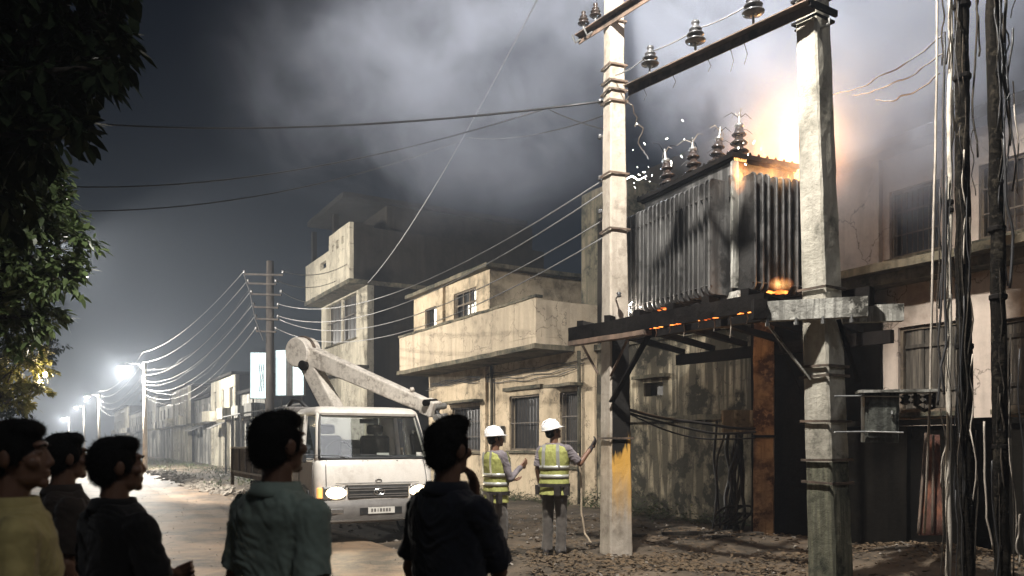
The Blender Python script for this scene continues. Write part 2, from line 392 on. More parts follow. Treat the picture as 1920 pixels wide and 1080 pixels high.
M['dirt'] = worn('trodden_dirt', (.125, .095, .066), (.075, .058, .042), (.032, .027, .02), .7, 0.0, 1.1, .92, .9, 32, fine=20)
def roadx(t, p, col):
    n = noise_n(t, p, 60, 3, .7); col = mixc(t, ramp(t, n.outputs[0], [(.5, 0.0), (.8, .5)]), col, (.34, .29, .23))
    return cracks(t, mapping(t, p, (.6, .6, .6)), col)
M['road'] = worn('dusty_old_asphalt', (.235, .16, .10), (.15, .106, .07), (.045, .037, .03), .75, 0.0, .9, .62, 1.0, 33, fine=26, extra=roadx)
M['sign'] = emit('backlit_sign_panel', (.74, .92, .95), 1.0)
M['lamp'] = emit('lamp_glass', (1.0, .97, .9), 25.0)
M['lampwarm'] = emit('warm_bulb', (1.0, .86, .62), 40.0)
M['tin'] = worn('dull_tin_sheet', (.26, .27, .27), (.17, .175, .18), (.06, .05, .04), .6, .8, 2, .55, .3, 34, spec=.5)
M['boxgrey'] = worn('scorched_meter_box', (.20, .21, .18), (.10, .105, .09), (.02, .02, .017), .8, .8, 4, .5, .5, 35, spec=.5)
M['hose'] = plain('pale_hose', (.30, .24, .17), .7, 0, .3, 9)
M['rust_sheet'] = worn('red_rust_sheet', (.24, .085, .035), (.15, .05, .025), (.04, .015, .01), .7, .9, 2.5, .75, .6, 36)

# ------------------------------------------------------------------ ground and road
def lines(lo, hi, flo, fhi, fine):
    a = [flo + (fhi - flo) * i / int((fhi - flo) / fine) for i in range(int((fhi - flo) / fine) + 1)]
    s = fine
    x = flo
    while x > lo: s *= 1.35; x -= s; a.insert(0, max(x, lo))
    s = fine; x = fhi
    while x < hi: s *= 1.35; x += s; a.append(min(x, hi))
    return a
def sheet(name, ds, ns, zf, mat):
    vs = [tuple(W(d, n, zf(d, n))) for d in ds for n in ns]; k = len(ns)
    fs = [(i*k+j, i*k+j+1, (i+1)*k+j+1, (i+1)*k+j) for i in range(len(ds)-1) for j in range(k-1)]
    me = bpy.data.meshes.new(name); me.from_pydata(vs, [], [tuple(reversed(f)) for f in fs]); me.update(); me.materials.append(mat)
    for p in me.polygons: p.use_smooth = True
    o = bpy.data.objects.new(name, me); COL.objects.link(o); o['kind'] = 'structure'; RM[o.name] = Matrix.Identity(4)
    if me.polygons[0].normal.z < 0: me.flip_normals()
    return o
def g_z(d, n):
    p = W(d, n); return gz(p.x, p.y)
sheet('ground', lines(-400, 400, 2, 24, .16), lines(-400, 400, 3.6, 11.2, .16), g_z, M['dirt'])
rn = [-3.6 + 8.1 * i / 60 for i in range(61)]
def road_z(d, n):
    e = 4.25 + 0.25 * noise.noise(Vector((d * .35, 3.1, 0)))
    z = 0.012 * noise.noise(Vector((d * .8, n * 1.3, 0))) + .006 * noise.noise(Vector((d * 2.6, n * 2.6, 4))) - .02 * math.exp(-((n - 2.9 - .3 * noise.noise(Vector((d * .3, 0, 7)))) / .25) ** 2)
    t = max(0, (n - e + .15) / .3); t2 = max(0, (-3.25 - n) / .3)
    return z - .10 * min(1, t) ** 2 - .10 * min(1, t2) ** 2
sheet('road', lines(-40, 390, -2, 40, .22), rn, road_z, M['road'])

# ------------------------------------------------------------------ window helpers (street coordinates)
def wall_open(mb, d0, d1, n0, n1, z0, z1, openings, st=.3, amp=.008, seed=0):
    """wall slab d0..d1, n0..n1, z0..z1 with rectangular openings (da, db, za, zb), built as abutting blocks"""
    ops = sorted(openings); x = d0
    for (a, b, za, zb) in ops:
        if a > x: mb.rough(x, a, n0, n1, z0, z1, st, amp, seed)
        if za > z0: mb.rough(a, b, n0, n1, z0, za, st, amp, seed)
        if zb < z1: mb.rough(a, b, n0, n1, zb, z1, st, amp, seed)
        x = b
    if x < d1: mb.rough(x, d1, n0, n1, z0, z1, st, amp, seed)
    return mb
BARME = {}
def barred_window(root, a, b, za, zb, n, depth=.16, bars=9, rails=2, frame=True, mat='grill', lit=None, back=True, hood=False):
    """window in a street facade: recessed dark room face, frame, sill, single bars"""
    win = S().box(a + .01, b - .01, n + depth, n + depth + .03, za + .01, zb - .01).build('window', M['windowdark'] if not lit else M[lit], root)
    if frame:
        f = S(); t = .05
        f.box(a + .004, a + t, n + .05, n + .11, za + .004, zb - .004); f.box(b - t, b - .004, n + .05, n + .11, za + .004, zb - .004)
        f.box(a + t + .002, b - t - .002, n + .05, n + .11, zb - t, zb - .004); f.box(a + t + .002, b - t - .002, n + .05, n + .11, za + .004, za + t)
        f.build('frame', M['frame'], win)
    S().rough(a - .06, b + .06, n - .07, n + .045, za - .07, za - .003, .2, .008, a).build('sill', M['ledge'], win)
    if bars:
        L = zb - za - .1
        me = MB().box(-.007, .007, -.007, .007, 0, L).mesh('bar'); me.materials.append(M[mat])
        for i in range(bars):
            d = a + .06 + (b - a - .12) * (i + .5) / bars
            piece(me, 'bar', None, win, Matrix.Translation(W(d, n + .03, za + .05)))
    for i in range(rails):
        z = za + (zb - za) * (i + 1) / (rails + 1)
        S().box(a + .03, b - .03, n + .012, n + .022, z - .012, z + .012).build('rail', M[mat], win)
    if hood:
        S().rough(a - .18, b + .18, n - .38, n + .02, zb + .10, zb + .17, .14, .014, b).build('sunshade', M['ledge'], win)
    return win

# ------------------------------------------------------------------ house with the balcony
HN = 10.5
h = thing('house', 'cream two storey house with a bare plaster balcony behind the workers', 'house', W(19, HN, 0), 0)
d0, d1 = 14.6, 23.7
ops = []
for (pa, pb, ya, yb) in ((848, 905, 752, 838), (955, 1011, 726, 826), (1050, 1086, 728, 850)):
    db, _ = onplane(pa, 0, HN); da, _ = onplane(pb, 0, HN); dm = (pa + pb) / 2
    ops.append((da, db, onplane(dm, yb, HN)[1], onplane(dm, ya, HN)[1]))
ops[0] = (ops[0][0], ops[0][1], 1.25, 2.55); ops[1] = (ops[1][0], ops[1][1], 1.30, 2.72); ops[2] = (ops[2][0], ops[2][1], .95, 2.70)
wb = wall_open(S(), d0, d1, HN, HN + .25, -.2, 3.72, ops, .3, .010, 3)
wb.build('wall', M['house'], h, smooth=False)
S().rough(d1 - .25, d1 - .01, HN + .26, HN + 7, -.2, 3.70, .5, .01, 5).build('wall', M['house'], h)
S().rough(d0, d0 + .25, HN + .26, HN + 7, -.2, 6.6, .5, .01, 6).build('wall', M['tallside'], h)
for i, o4 in enumerate(ops):
    barred_window(h, *o4, HN, .17, 9 if i else 10, 2 if i != 1 else 1, hood=(i != 1))
dp, _ = onplane(915, 0, HN)
S().rough(dp, dp + .30, HN - .09, HN - .003, -.2, 3.66, .3, .012, 8).build('pilaster', M['house'], h)
S().rough(ops[1][0] - .2, ops[1][1] + .2, HN - .10, HN - .004, 2.86, 2.95, .2, .01, 4).build('lintel', M['ledge'], h)
for k, dd in enumerate((dp - .35, d0 + .5)):
    S().tube([(dd, HN - .07, .1), (dd, HN - .07, 2.4), (dd + .02, HN - .07, 3.6)], .045, 8).build('drain_pipe', M['ledge'], h, smooth=True)
mtr = S().box(dp - .95, dp - .65, HN - .12, HN - .004, 1.55, 1.95).build('meter_box', M['boxgrey'], h)
S().box(dp - .92, dp - .68, HN - .128, HN - .122, 1.6, 1.9).build('cover', M['tin'], mtr)
for k in range(4):
    a0 = d0 + .2 + k * .13
    S().tube([(a0 + (d1 - d0 - .5) * i / 20, HN - .03 - .01 * k, 3.42 - .07 * k - .06 * math.sin(i * .9 + k) ** 2 - .03 * k * math.sin(i * .31)) for i in range(21)], .011, 5).build('wall_cable', M['wireblack'], h, smooth=True)
# balcony: slab, drip ledge, parapet pieces
bn, bd0, bd1 = 9.45, 15.4, 23.6
S().rough(bd0, bd1, bn, HN + 6.8, 3.74, 3.90, .4, .012, 11).build('floor_slab', M['balcony'], h)
S().rough(bd0 - .05, bd1 + .08, bn - .07, HN - .02, 3.62, 3.735, .3, .014, 12).build('drip_ledge', M['ledge'], h)
par = S()
par.rough(bd0, bd1, bn, bn + .14, 3.903, 4.78, .3, .014, 13)
par.build('parapet', M['balcony'], h)
S().rough(bd0 + .002, bd0 + .14, bn + .145, HN + 2.5, 3.903, 4.74, .3, .014, 14).build('parapet', M['balcony'], h)
S().rough(bd1 - .14, bd1 - .003, bn + .145, HN + .6, 3.903, 4.70, .3, .014, 15).build('parapet', M['balcony'], h)
S().rough(bd0 - .03, bd1 + .03, bn - .03, bn + .17, 4.785, 4.85, .2, .016, 16).build('coping', M['ledge'], h)
# upper rooms
un = 10.9
ua, _ = onplane(918, 0, un); ub, _ = onplane(776, 0, un)
uo = []
for pa, pb, z0_, z1_ in ((797, 818, 5.0, 6.0), (851, 893, 4.95, 6.15)):
    b_, _ = onplane(pa, 0, un); a_, _ = onplane(pb, 0, un); uo.append((a_, b_, z0_, z1_))
wall_open(S(), ua, ub, un, un + .22, 3.905, 6.5, uo, .3, .010, 21).build('upper_wall', M['house'], h)
S().rough(ua, ua + .22, un + .223, un + 3.2, 3.905, 6.5, .4, .01, 22).build('upper_wall', M['house'], h)
S().rough(ua - .30, ub + .2, un - .25, un + 3.4, 6.503, 6.62, .3, .014, 23).build('roof', M['ledge'], h)
dpl, _ = onplane(835, 0, un)
S().rough(dpl, dpl + .28, un - .10, un - .003, 3.905, 6.498, .3, .01, 24).build('pilaster', M['house'], h)
w1 = barred_window(h, *uo[1], un, .16, 0, 0)
a_, b_, z0_, z1_ = uo[1]
S().box(a_ + .02, a_ + .34, un + .12, un + .13, z0_ + .05, z1_ - .05).build('lit_curtain', M['litroom'], w1)
S().box(a_ + .42, b_ - .75, un + .12, un + .13, z0_ + .05, z0_ + .75).build('lit_curtain', M['litroom'], w1)
for k in range(4):
    d = a_ + .1 + (b_ - a_ - .2) * k / 3
    S().box(d - .025, d + .025, un + .06, un + .10, z0_ + .05, z1_ - .05).build('mullion', M['frame'], w1)
S().box(a_ + .06, b_ - .06, un + .055, un + .075, 5.72, 5.78).build('mullion', M['frame'], w1)
w2 = barred_window(h, *uo[0], un, .16, 0, 0)
a_, b_, z0_, z1_ = uo[0]
S().box(a_ + .04, a_ + .42, un + .12, un + .13, z0_ + .05, z1_ - .05).build('lit_curtain', M['litroom'], w2)
# dark upper back wall behind the terrace and the tall wall further right
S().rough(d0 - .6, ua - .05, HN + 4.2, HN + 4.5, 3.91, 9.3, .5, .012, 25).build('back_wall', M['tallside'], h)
S().rough(15.0, 16.7, HN + 1.1, HN + 3.2, 3.905, 7.75, .4, .014, 26).build('stair_tower', M['ledge'], h)

# ------------------------------------------------------------------ stained single storey wall behind the platform
sw = thing('yard_wall', 'streaked mouldy plaster wall behind the transformer platform', 'wall', W(12, HN, 0), 0)
e0, e1 = 9.55, 14.59
vo = (12.35, 12.95, 2.45, 2.72)
wall_open(S(), e0, e1, HN + .05, HN + .30, -.2, 3.55, [vo], .2, .014, 31).build('wall', M['stain_wall'], sw)
S().box(vo[0], vo[1], HN + .24, HN + .27, vo[2], vo[3]).build('vent_opening', M['windowdark'], sw)
S().rough(vo[0] - .25, vo[1] + .2, HN - .12, HN + .04, 2.80, 2.87, .15, .014, 32).build('vent_hood', M['ledge'], sw)
S().rough(e0, e1, HN - .02, HN + .36, 3.553, 3.68, .2, .018, 33).build('coping', M['ledge'], sw)
S().rough(e0 + 1.1, e1 - .6, HN - .05, HN + .046, 1.92, 2.02, .2, .014, 38).build('ledge', M['ledge'], sw)

# ------------------------------------------------------------------ black pier and low boundary wall, shade put into their colour
sp = thing('dark_pier', 'tall wall pier coloured black for shade behind the right concrete pole', 'wall', W(8.6, 10.2, 0), 0)
S().rough(7.75, 9.5, 10.0, 10.9, -.2, 3.52, .25, .014, 41).build('pier', M['shade_wall'], sp)
S().rough(7.70, 9.52, 9.95, 10.92, 3.523, 3.60, .25, .014, 42).build('cap', M['shade_wall'], sp)
bw = thing('boundary_wall', 'low boundary wall coloured black for shade along the bottom right', 'wall', W(4, 9.9, 0), 0)
S().rough(.6, 7.70, 9.75, 9.98, -.3, 1.72, .25, .016, 43).build('wall', M['shade_wall'], bw)
S().rough(.55, 7.69, 9.70, 10.02, 1.723, 1.80, .2, .018, 44).build('coping', M['shade_wall'], bw)
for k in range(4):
    S().rough(1.4 + k * 1.7, 1.66 + k * 1.7, 9.66, 9.747, -.3, 1.718, .25, .014, 45 + k).build('buttress', M['shade_wall'], bw)

# ------------------------------------------------------------------ pink building on the right
rb = thing('pink_building', 'pink cream two storey building at the right edge with barred windows', 'building', W(4.5, HN, 0), 0)
r0, r1 = .4, 9.2
def on(pa, pb, n): return (onplane(pb, 0, n)[0], onplane(pa, 0, n)[0])
lo = [(*on(1870, 2010, HN + .5), 1.95, 3.15), (*on(1684, 1812, HN + .5), 1.95, 3.22)]
wall_open(S(), r0, r1, HN + .5, HN + .75, -.2, 3.98, lo, .3, .010, 51).build('wall', M['pink'], rb)
S().rough(r1 - .25, r1, HN + .76, HN + 5, -.2, 3.98, .5, .01, 52).build('wall', M['pink'], rb)
for k, o4 in enumerate(lo):
    wn = barred_window(rb, *o4, HN + .5, .17, 0, 0)
    a_, b_, z0_, z1_ = o4; nb = 9
    pl = MB().box(-(b_ - a_ - .14) / nb / 2 + .004, (b_ - a_ - .14) / nb / 2 - .004, -.012, .012, 0, z1_ - z0_ - .12).mesh('plank'); pl.materials.append(M['shutter'])
    for i in range(nb):
        d = a_ + .07 + (b_ - a_ - .14) * (i + .5) / nb
        piece(pl, 'plank', None, wn, Matrix.Translation(W(d, HN + .585 + (i % 3) * .006, z0_ + .06)) @ Matrix.Rotation(_a + R(90), 4, 'Z'))
    for z in (z0_ + .3, z0_ + .95): S().box(a_ + .08, b_ - .08, HN + .55, HN + .567, z, z + .05).build('rail', M['shutter'], wn)
S().rough(r0, r1 + .12, HN - .12, HN + 1.4, 3.985, 4.10, .2, .022, 53).build('ledge_slab', M['ledge'], rb)
S().rough(r0, r1 + .10, HN + .10, HN + .5, 3.84, 3.982, .3, .014, 54).build('ledge_beam', M['ledge'], rb)
up = [(*on(1668, 1762, HN + 1.1), 4.42, 5.5), (*on(1835, 1990, HN + 1.1), 4.42, 5.5)]
wall_open(S(), r0, r1, HN + 1.1, HN + 1.35, 4.105, 6.05, sorted(up), .3, .010, 55).build('upper_wall', M['pink'], rb)
S().rough(r1 - .25, r1, HN + 1.36, HN + 5, 4.105, 6.05, .5, .01, 56).build('upper_wall', M['pink'], rb)
for o4 in up: barred_window(rb, *o4, HN + 1.1, .17, 8, 2)
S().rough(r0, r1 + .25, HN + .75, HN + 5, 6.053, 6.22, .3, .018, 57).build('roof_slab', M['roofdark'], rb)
S().rough(onplane(1655, 0, HN + 1.1)[0], onplane(1655, 0, HN + 1.1)[0] + .14, HN + 1.0, HN + 1.097, 4.105, 6.05, .3, .012, 58).build('pilaster', M['pink'], rb)

# ------------------------------------------------------------------ tall three storey house
th = thing('tall_house', 'tall narrow three storey house with overhanging dark roof and lit street front', 'house', W(32.5, HN, 0), 0)
t0, t1 = 29.5, 35.6
o2 = (*on(612, 668, HN), 5.72, 7.52)
ogr = (30.4, 32.2, .2, 2.6)
wall_open(S(), t0, t1, HN, HN + .25, -.2, 7.58, [o2], .4, .012, 61).build('wall', M['tallfront'], th)
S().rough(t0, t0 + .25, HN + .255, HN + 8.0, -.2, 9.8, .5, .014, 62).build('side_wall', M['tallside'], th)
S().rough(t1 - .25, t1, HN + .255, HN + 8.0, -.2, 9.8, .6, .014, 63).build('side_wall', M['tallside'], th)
wn = barred_window(th, *o2, HN, .2, 8, 0, frame=False)
a_, b_, z0_, z1_ = o2
S().box(a_ + .02, b_ - .02, HN + .05, HN + .08, 6.7, 6.74).build('rail', M['grill'], wn)
S().rough((a_ + b_) / 2 - .09, (a_ + b_) / 2 + .09, HN + .06, HN + .14, z0_ + .01, z1_ - .01, .3, .01, 64).build('pier', M['tallfront'], wn)
S().rough(t0 - .03, t1 + .1, HN - .75, HN + 3, 7.60, 7.76, .3, .018, 65).build('floor_slab', M['ledge'], th)
pt = [(t0, t0 + 2.6, 9.92), (t0 + 2.6, t1, 9.35)]
for k, (a_, b_, zt) in enumerate(pt):
    hol = []
    if k == 0: hol = [(t0 + .7, t0 + .95, 9.25, 9.55), (t0 + 1.35, t0 + 1.65, 9.2, 9.55), (t0 + 2.0, t0 + 2.2, 9.2, 9.45)]
    else: hol = [(t0 + 3.0, t0 + 3.9, 8.75, 9.05)]
    wall_open(S(), a_, b_ - .004, HN - .72, HN - .56, 7.765, zt, hol, .3, .014, 66 + k).build('parapet', M['tallfront'], th)
S().rough(t0, t0 + .16, HN - .555, HN + .25, 7.765, 9.90, .3, .012, 69).build('parapet', M['tallside'], th)
# third floor room set back, with an arched opening, and its roof
wall_open(S(), t0 + .3, t1 - .2, HN + .9, HN + 1.1, 7.765, 10.85, [(t0 + 2.6, t0 + 4.0, 8.6, 10.0)], .4, .012, 70).build('upper_wall', M['tallside'], th)
S().rough(t0 + .3, t0 + .55, HN + 1.11, HN + 7.6, 9.8, 10.85, .5, .012, 71).build('upper_wall', M['tallside'], th)
S().box(t0 + 2.6, t0 + 4.0, HN + 1.0, HN + 1.05, 8.6, 10.0).build('window', M['windowdark'], th)
S().rough(t0 + 2.5, t0 + 2.72, HN - .55, HN - .35, 7.765, 10.85, .3, .012, 72).build('column', M['tallside'], th)
S().rough(t1 - .5, t1 - .28, HN - .55, HN - .35, 7.765, 10.85, .3, .012, 73).build('column', M['tallside'], th)
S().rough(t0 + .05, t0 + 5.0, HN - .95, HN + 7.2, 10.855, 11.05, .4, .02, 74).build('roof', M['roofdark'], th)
S().rough(t0 - .2, t1, HN - .42, HN - .003, 4.35, 4.47, .3, .02, 75).build('ledge', M['ledge'], th)

# ------------------------------------------------------------------ row of old roadside buildings down the street
spec = [(40.2, 47.0, 8.9, 4.2, 'row1', 'grey plaster shop building beyond the bucket truck with slender ground floor pillars'),
        (47.3, 55.5, 8.7, 5.4, 'row2', 'cream two storey shop building with hanging balcony in the hazy row'),
        (56.0, 64.0, 8.9, 4.6, 'row3', 'pale low shop building right of the lamp pole in the haze'),
        (64.4, 74.0, 8.5, 5.8, 'row2', 'cream building behind the tall lamp pole in the haze'),
        (74.5, 86.0, 8.8, 5.0, 'row1', 'grey faded building left of the lamp pole in the haze'),
        (87.0, 101.0, 8.6, 6.2, 'row3', 'pale taller building fading into the street glow'),
        (102.0, 120.0, 8.8, 5.2, 'row1', 'low grey building almost lost in the street glow'),
        (122.0, 150.0, 8.6, 6.5, 'row2', 'farthest building at the end of the glowing street')]
for q, (a_, b_, n_, ht, mt, lab) in enumerate(spec):
    rr = random.Random(100 + q)
    b = thing('roadside_building', lab, 'building', W((a_ + b_) / 2, n_, 0), 0, 'old buildings in the hazy row')
    gf = 2.75
    S().rough(a_, b_, n_ + 1.5, n_ + 1.75, -.1, gf, .8, .012, q).build('wall', M[mt], b)
    S().rough(a_, b_, n_ + .25, n_ + 7, gf + .003, gf + .2, .8, .015, q + 1).build('floor_slab', M['ledge'], b)
    nw = max(2, int((b_ - a_) / 2.4)); wo = []
    for i in range(nw):
        c = a_ + (b_ - a_) * (i + .5) / nw
        if ht - gf > 1.6: wo.append((c - .5, c + .5, gf + .7, min(ht - .4, gf + 2.0)))
    wall_open(S(), a_, b_, n_ + .3, n_ + .5, gf + .205, ht, wo, .8, .015, q + 2).build('upper_wall', M[mt], b)
    for o4 in wo:
        wv = S().box(o4[0], o4[1], n_ + .42, n_ + .45, o4[2], o4[3]).build('window', M['windowdark'], b)
        S().box(o4[0], o4[1], n_ + .38, n_ + .41, (o4[2]+o4[3])/2 - .03, (o4[2]+o4[3])/2 + .03).build('rail', M['grill'], wv)
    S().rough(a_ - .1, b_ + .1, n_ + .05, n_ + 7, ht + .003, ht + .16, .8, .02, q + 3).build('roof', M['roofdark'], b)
    S().rough(a_ + .003, a_ + .22, n_ + .52, n_ + 7, -.1, ht - .003, .9, .015, q + 4).build('side_wall', M['tallside'], b)
    npil = int((b_ - a_) / 1.25)
    for i in range(npil + 1):
        c = a_ + .15 + (b_ - a_ - .3) * i / npil; wd = rr.uniform(.10, .22)
        S().rough(c - wd, c + wd, n_ + .28, n_ + .55, -.1, gf - .003, .6, .015, q + i).build('pillar', M[mt], b)
    for i in range(npil):
        if rr.random() < .55:
            c = a_ + .15 + (b_ - a_ - .3) * (i + .5) / npil
            S().box(c - .42, c + .42, n_ + 1.44, n_ + 1.49, .1, 2.2).build('door', M['shutter'] if rr.random() < .6 else M['windowdark'], b)
    for i in range(nw):
        if rr.random() < .6:
            c = a_ + (b_ - a_) * (i + .5) / nw
            S().rough(c - .9, c + .9, n_ - .35, n_ + .24, gf + .1, gf + .75, .5, .015, q + i * 3).build('balcony', M[mt], b)
        elif rr.random() < .7:
            c = a_ + (b_ - a_) * (i + .5) / nw
            mb = S(); mb.hexa([(c-.9,n_-.5,gf-.38),(c+.9,n_-.5,gf-.40),(c+.9,n_+.27,gf-.04),(c-.9,n_+.27,gf-.03),(c-.9,n_-.5,gf-.35),(c+.9,n_-.5,gf-.37),(c+.9,n_+.27,gf-.01),(c-.9,n_+.27,gf-.005)])
            mb.build('awning', M['tin'], b)

# lit sign boards on a frame in front of the first shop, and its tin canopy
def sign(px0, px1, py0, py1, Y, yaw, label):
    c = P((px0 + px1) / 2, (py0 + py1) / 2, Y); wd = (px1 - px0) / F * Y / math.cos(yaw); ht = (py1 - py0) / F * Y
    t = thing('sign_board', label, 'sign', (c.x, c.y, c.z - ht / 2), yaw, 'backlit shop signs')
    Mx = RM[t.name]
    mb = MB(Mx); mb.box(-wd/2, wd/2, .0, .14, 0, ht); mb.build('box', M['tin'], t)
    MB(Mx).box(-wd/2 + .03, wd/2 - .03, -.012, -.002, .03, ht - .03).build('lit_panel', M['sign'], t)
    for s_ in (-1, 1): MB(Mx).box(s_*wd*.35 - .03, s_*wd*.35 + .03, .15, .21, -c.z + ht/2, ht * .9).build('post', M['darkpole'], t)
    return t, Mx, wd, ht
t, Mx, wd, ht = sign(469, 501, 660, 748, 35.0, R(8), 'white backlit sign left of the dark wooden pole')
for k in range(3): MB(Mx).tube([(wd*(.05+.1*k), -.02, ht*.15), (wd*(.12+.09*k), -.02, ht*(.4+.1*k)), (wd*(.02+.11*k), -.02, ht*.75)], .018, 5).build('mark', M['tin'], t)
t, Mx, wd, ht = sign(514, 572, 655, 742, 36.0, R(-14), 'white backlit sign between the dark pole and the boom')
MB(Mx).box(-wd*.12, wd*.12, -.02, -.013, .0, ht).build('mark', M['tin'], t)
cn = thing('shop_canopy', 'grey tin canopy under the backlit signs', 'canopy', W(37.5, 8.2, 0), 0)
mb = S(); mb.hexa([(35.9,7.0,2.75),(39.9,7.0,2.7),(39.9,9.6,3.2),(35.9,9.6,3.2),(35.9,7.0,2.79),(39.9,7.0,2.74),(39.9,9.6,3.24),(35.9,9.6,3.24)]); mb.build('sheet', M['tin'], cn)
for a_, b_ in ((36.1, 7.1), (38.0, 7.1), (39.7, 7.1), (36.1, 9.5), (39.7, 9.5)): MB().tube([W(a_, b_, -.1), W(a_, b_, 2.72)], .05, 8).build('post', M['tin'], cn)
S().rough(36.0, 39.9, 9.65, 9.85, -.1, 3.3, .5, .015, 90).build('back_wall', M['row1'], cn)

# ------------------------------------------------------------------ concrete poles and transformer platform
LP = Vector((1.36, 10.45, 0)); RP = Vector((3.16, 7.92, 0))
def painted_glow_shade(zs, z_shade, z_top, zy0, side):  # paints warm light low on the pole and the platform's shadow above it
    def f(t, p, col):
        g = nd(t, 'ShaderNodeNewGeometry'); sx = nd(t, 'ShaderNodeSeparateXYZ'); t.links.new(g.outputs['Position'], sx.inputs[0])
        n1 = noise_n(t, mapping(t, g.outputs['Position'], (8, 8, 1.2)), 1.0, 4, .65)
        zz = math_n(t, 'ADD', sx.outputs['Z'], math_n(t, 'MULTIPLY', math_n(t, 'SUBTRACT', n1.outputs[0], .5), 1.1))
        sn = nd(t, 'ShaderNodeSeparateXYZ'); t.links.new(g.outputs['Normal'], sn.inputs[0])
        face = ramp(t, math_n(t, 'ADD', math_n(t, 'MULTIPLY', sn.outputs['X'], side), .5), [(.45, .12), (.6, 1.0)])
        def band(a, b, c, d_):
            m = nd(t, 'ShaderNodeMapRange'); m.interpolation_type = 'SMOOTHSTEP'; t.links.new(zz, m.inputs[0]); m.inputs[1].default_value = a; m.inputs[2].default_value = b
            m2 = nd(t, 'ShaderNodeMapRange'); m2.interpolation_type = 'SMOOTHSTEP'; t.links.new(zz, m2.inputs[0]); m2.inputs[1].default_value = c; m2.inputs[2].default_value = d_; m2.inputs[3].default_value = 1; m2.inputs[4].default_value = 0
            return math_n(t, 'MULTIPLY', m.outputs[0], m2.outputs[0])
        yl = math_n(t, 'MULTIPLY', band(zy0 - .75, zy0 + .22, z_shade + .1, z_shade + .3), face)
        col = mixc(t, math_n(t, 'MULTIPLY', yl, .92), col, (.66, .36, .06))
        s_ = math_n(t, 'MULTIPLY', band(z_shade - .06, z_shade + .10, z_top, z_top + .35), face)
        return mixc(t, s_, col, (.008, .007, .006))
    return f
M['poleL'] = worn('pale_pole_concrete_with_painted_glow_and_shade', (.52, .46, .385), (.39, .345, .28), (.11, .085, .065), .42, .30, 2.2, .85, .5, 13, fine=22, extra=painted_glow_shade(0, 1.42, 2.85, 1.12, 1.0))
def concrete_pole(name, label, base, rotz, top, w0, w1, mats, lean=(0, 0), split=None):
    t = thing(name, label, 'utility pole', (base.x, base.y, gz(base.x, base.y) - .03), rotz, 'concrete utility poles')
    Mx = RM[t.name]; zs = [0] + ([split] if split else []) + [top]
    for i in range(len(zs) - 1):
        mb = MB(Mx); za, zb = zs[i] + (.002 if i else 0), zs[i+1]; rg = []; m = int((zb - za) / .12) + 1
        for j in range(m + 1):
            z = za + (zb - za) * j / m; f = z / top; w_ = (w0 + (w1 - w0) * f) / 2; cx, cy_ = lean[0] * f, lean[1] * f; rr = []
            c = w_ * .86
            for (x_, y_) in ((-w_, -c), (-w_, -c/3), (-w_, c/3), (-w_, c), (-c, w_), (-c/3, w_), (c/3, w_), (c, w_), (w_, c), (w_, c/3), (w_, -c/3), (w_, -c), (c, -w_), (c/3, -w_), (-c/3, -w_), (-c, -w_)):
                q = Vector((x_ * 9 + base.x * 7, y_ * 9, z * 3.1)); jn = noise.noise_vector(q) * .007 + noise.noise_vector(q * 4) * .004
                rr.append((x_ + cx + jn.x, y_ + cy_ + jn.y, z))
            rg.append(list(reversed(rr)))
        mb.loft(rg); mb.build('shaft' if i == len(zs) - 2 else 'lower_shaft', M[mats[min(i, len(mats) - 1)]], t, fix=True)
    return t, Mx
def band(t, Mx, z, w_, lean_f, tilt=0.0, hgt=.024, mat='rustbeam', drop=0.0):
    mb = MB(Mx @ Matrix.Translation((lean_f[0], lean_f[1], z)) @ Matrix.Rotation(tilt, 4, 'Y'))
    e = w_ / 2 + .008; th_ = .012
    mb.box(-e - th_, e + th_, -e - th_, -e, -hgt/2, hgt/2); mb.box(-e - th_, e + th_, e, e + th_, -hgt/2, hgt/2)
    mb.box(-e - th_, -e, -e + .001, e - .001, -hgt/2, hgt/2); mb.box(e, e + th_, -e + .001, e - .001, -hgt/2, hgt/2)
    mb.box(-e - .07, -e - th_ - .001, -.02, .02, -hgt/2 + .004, hgt/2 - .004)
    return mb.build('band', M[mat], t)
LPt, LPM = concrete_pole('utility_pole', 'pale concrete pole left of the transformer with warm glow and shade painted near its foot', LP, R(-70), 8.3, .33, .175, ['poleL'], lean=(.0, -.04))
for z, tl in ((5.92, .05), (6.05, -.03), (6.18, .06), (6.38, .0), (4.98, .04), (4.25, -.02), (6.95, 0), (1.55, .0)): band(LPt, LPM, z, .33 - .155 * z / 8.3 + .012, (0, -.04 * z / 8.3), tl)
for z, s_ in ((6.02, -1), (5.55, -1), (5.0, -1), (4.55, -1), (3.35, 1)):      # spool insulators on short brackets
    o = LPM @ Vector((s_ * .15, -.08, z))
    p2 = LPM @ Vector((s_ * .27, -.10, z + .02))
    br = MB().tube([o, p2], .012, 6).build('bracket', M['steel'], LPt)
    MB().lathe([(.02, 0), (.035, .012), (.02, .03), (.035, .05), (.02, .065)], p2 + Vector((0, 0, -.03)), 10).build('spool_insulator', M['porcelain2'], br, smooth=True)
RPt, RPM = concrete_pole('utility_pole', 'stout concrete pole right of the transformer, dark and mossy below', RP, R(-57), 7.4, .315, .215, ['polelow', 'poleR'], lean=(-.13, -.20), split=1.28)
for z, tl in ((2.98, 0), (2.72, .03), (2.22, .02), (2.12, -.03), (1.68, .02), (1.30, -.02), (5.62, .05), (5.85, 0), (1.08, .03)): band(RPt, RPM, z, .315 - .10 * z / 7.4 + .012, (-.13 * z / 7.4, -.20 * z / 7.4), tl, mat='rustbeam' if z < 5 else 'sootdark')
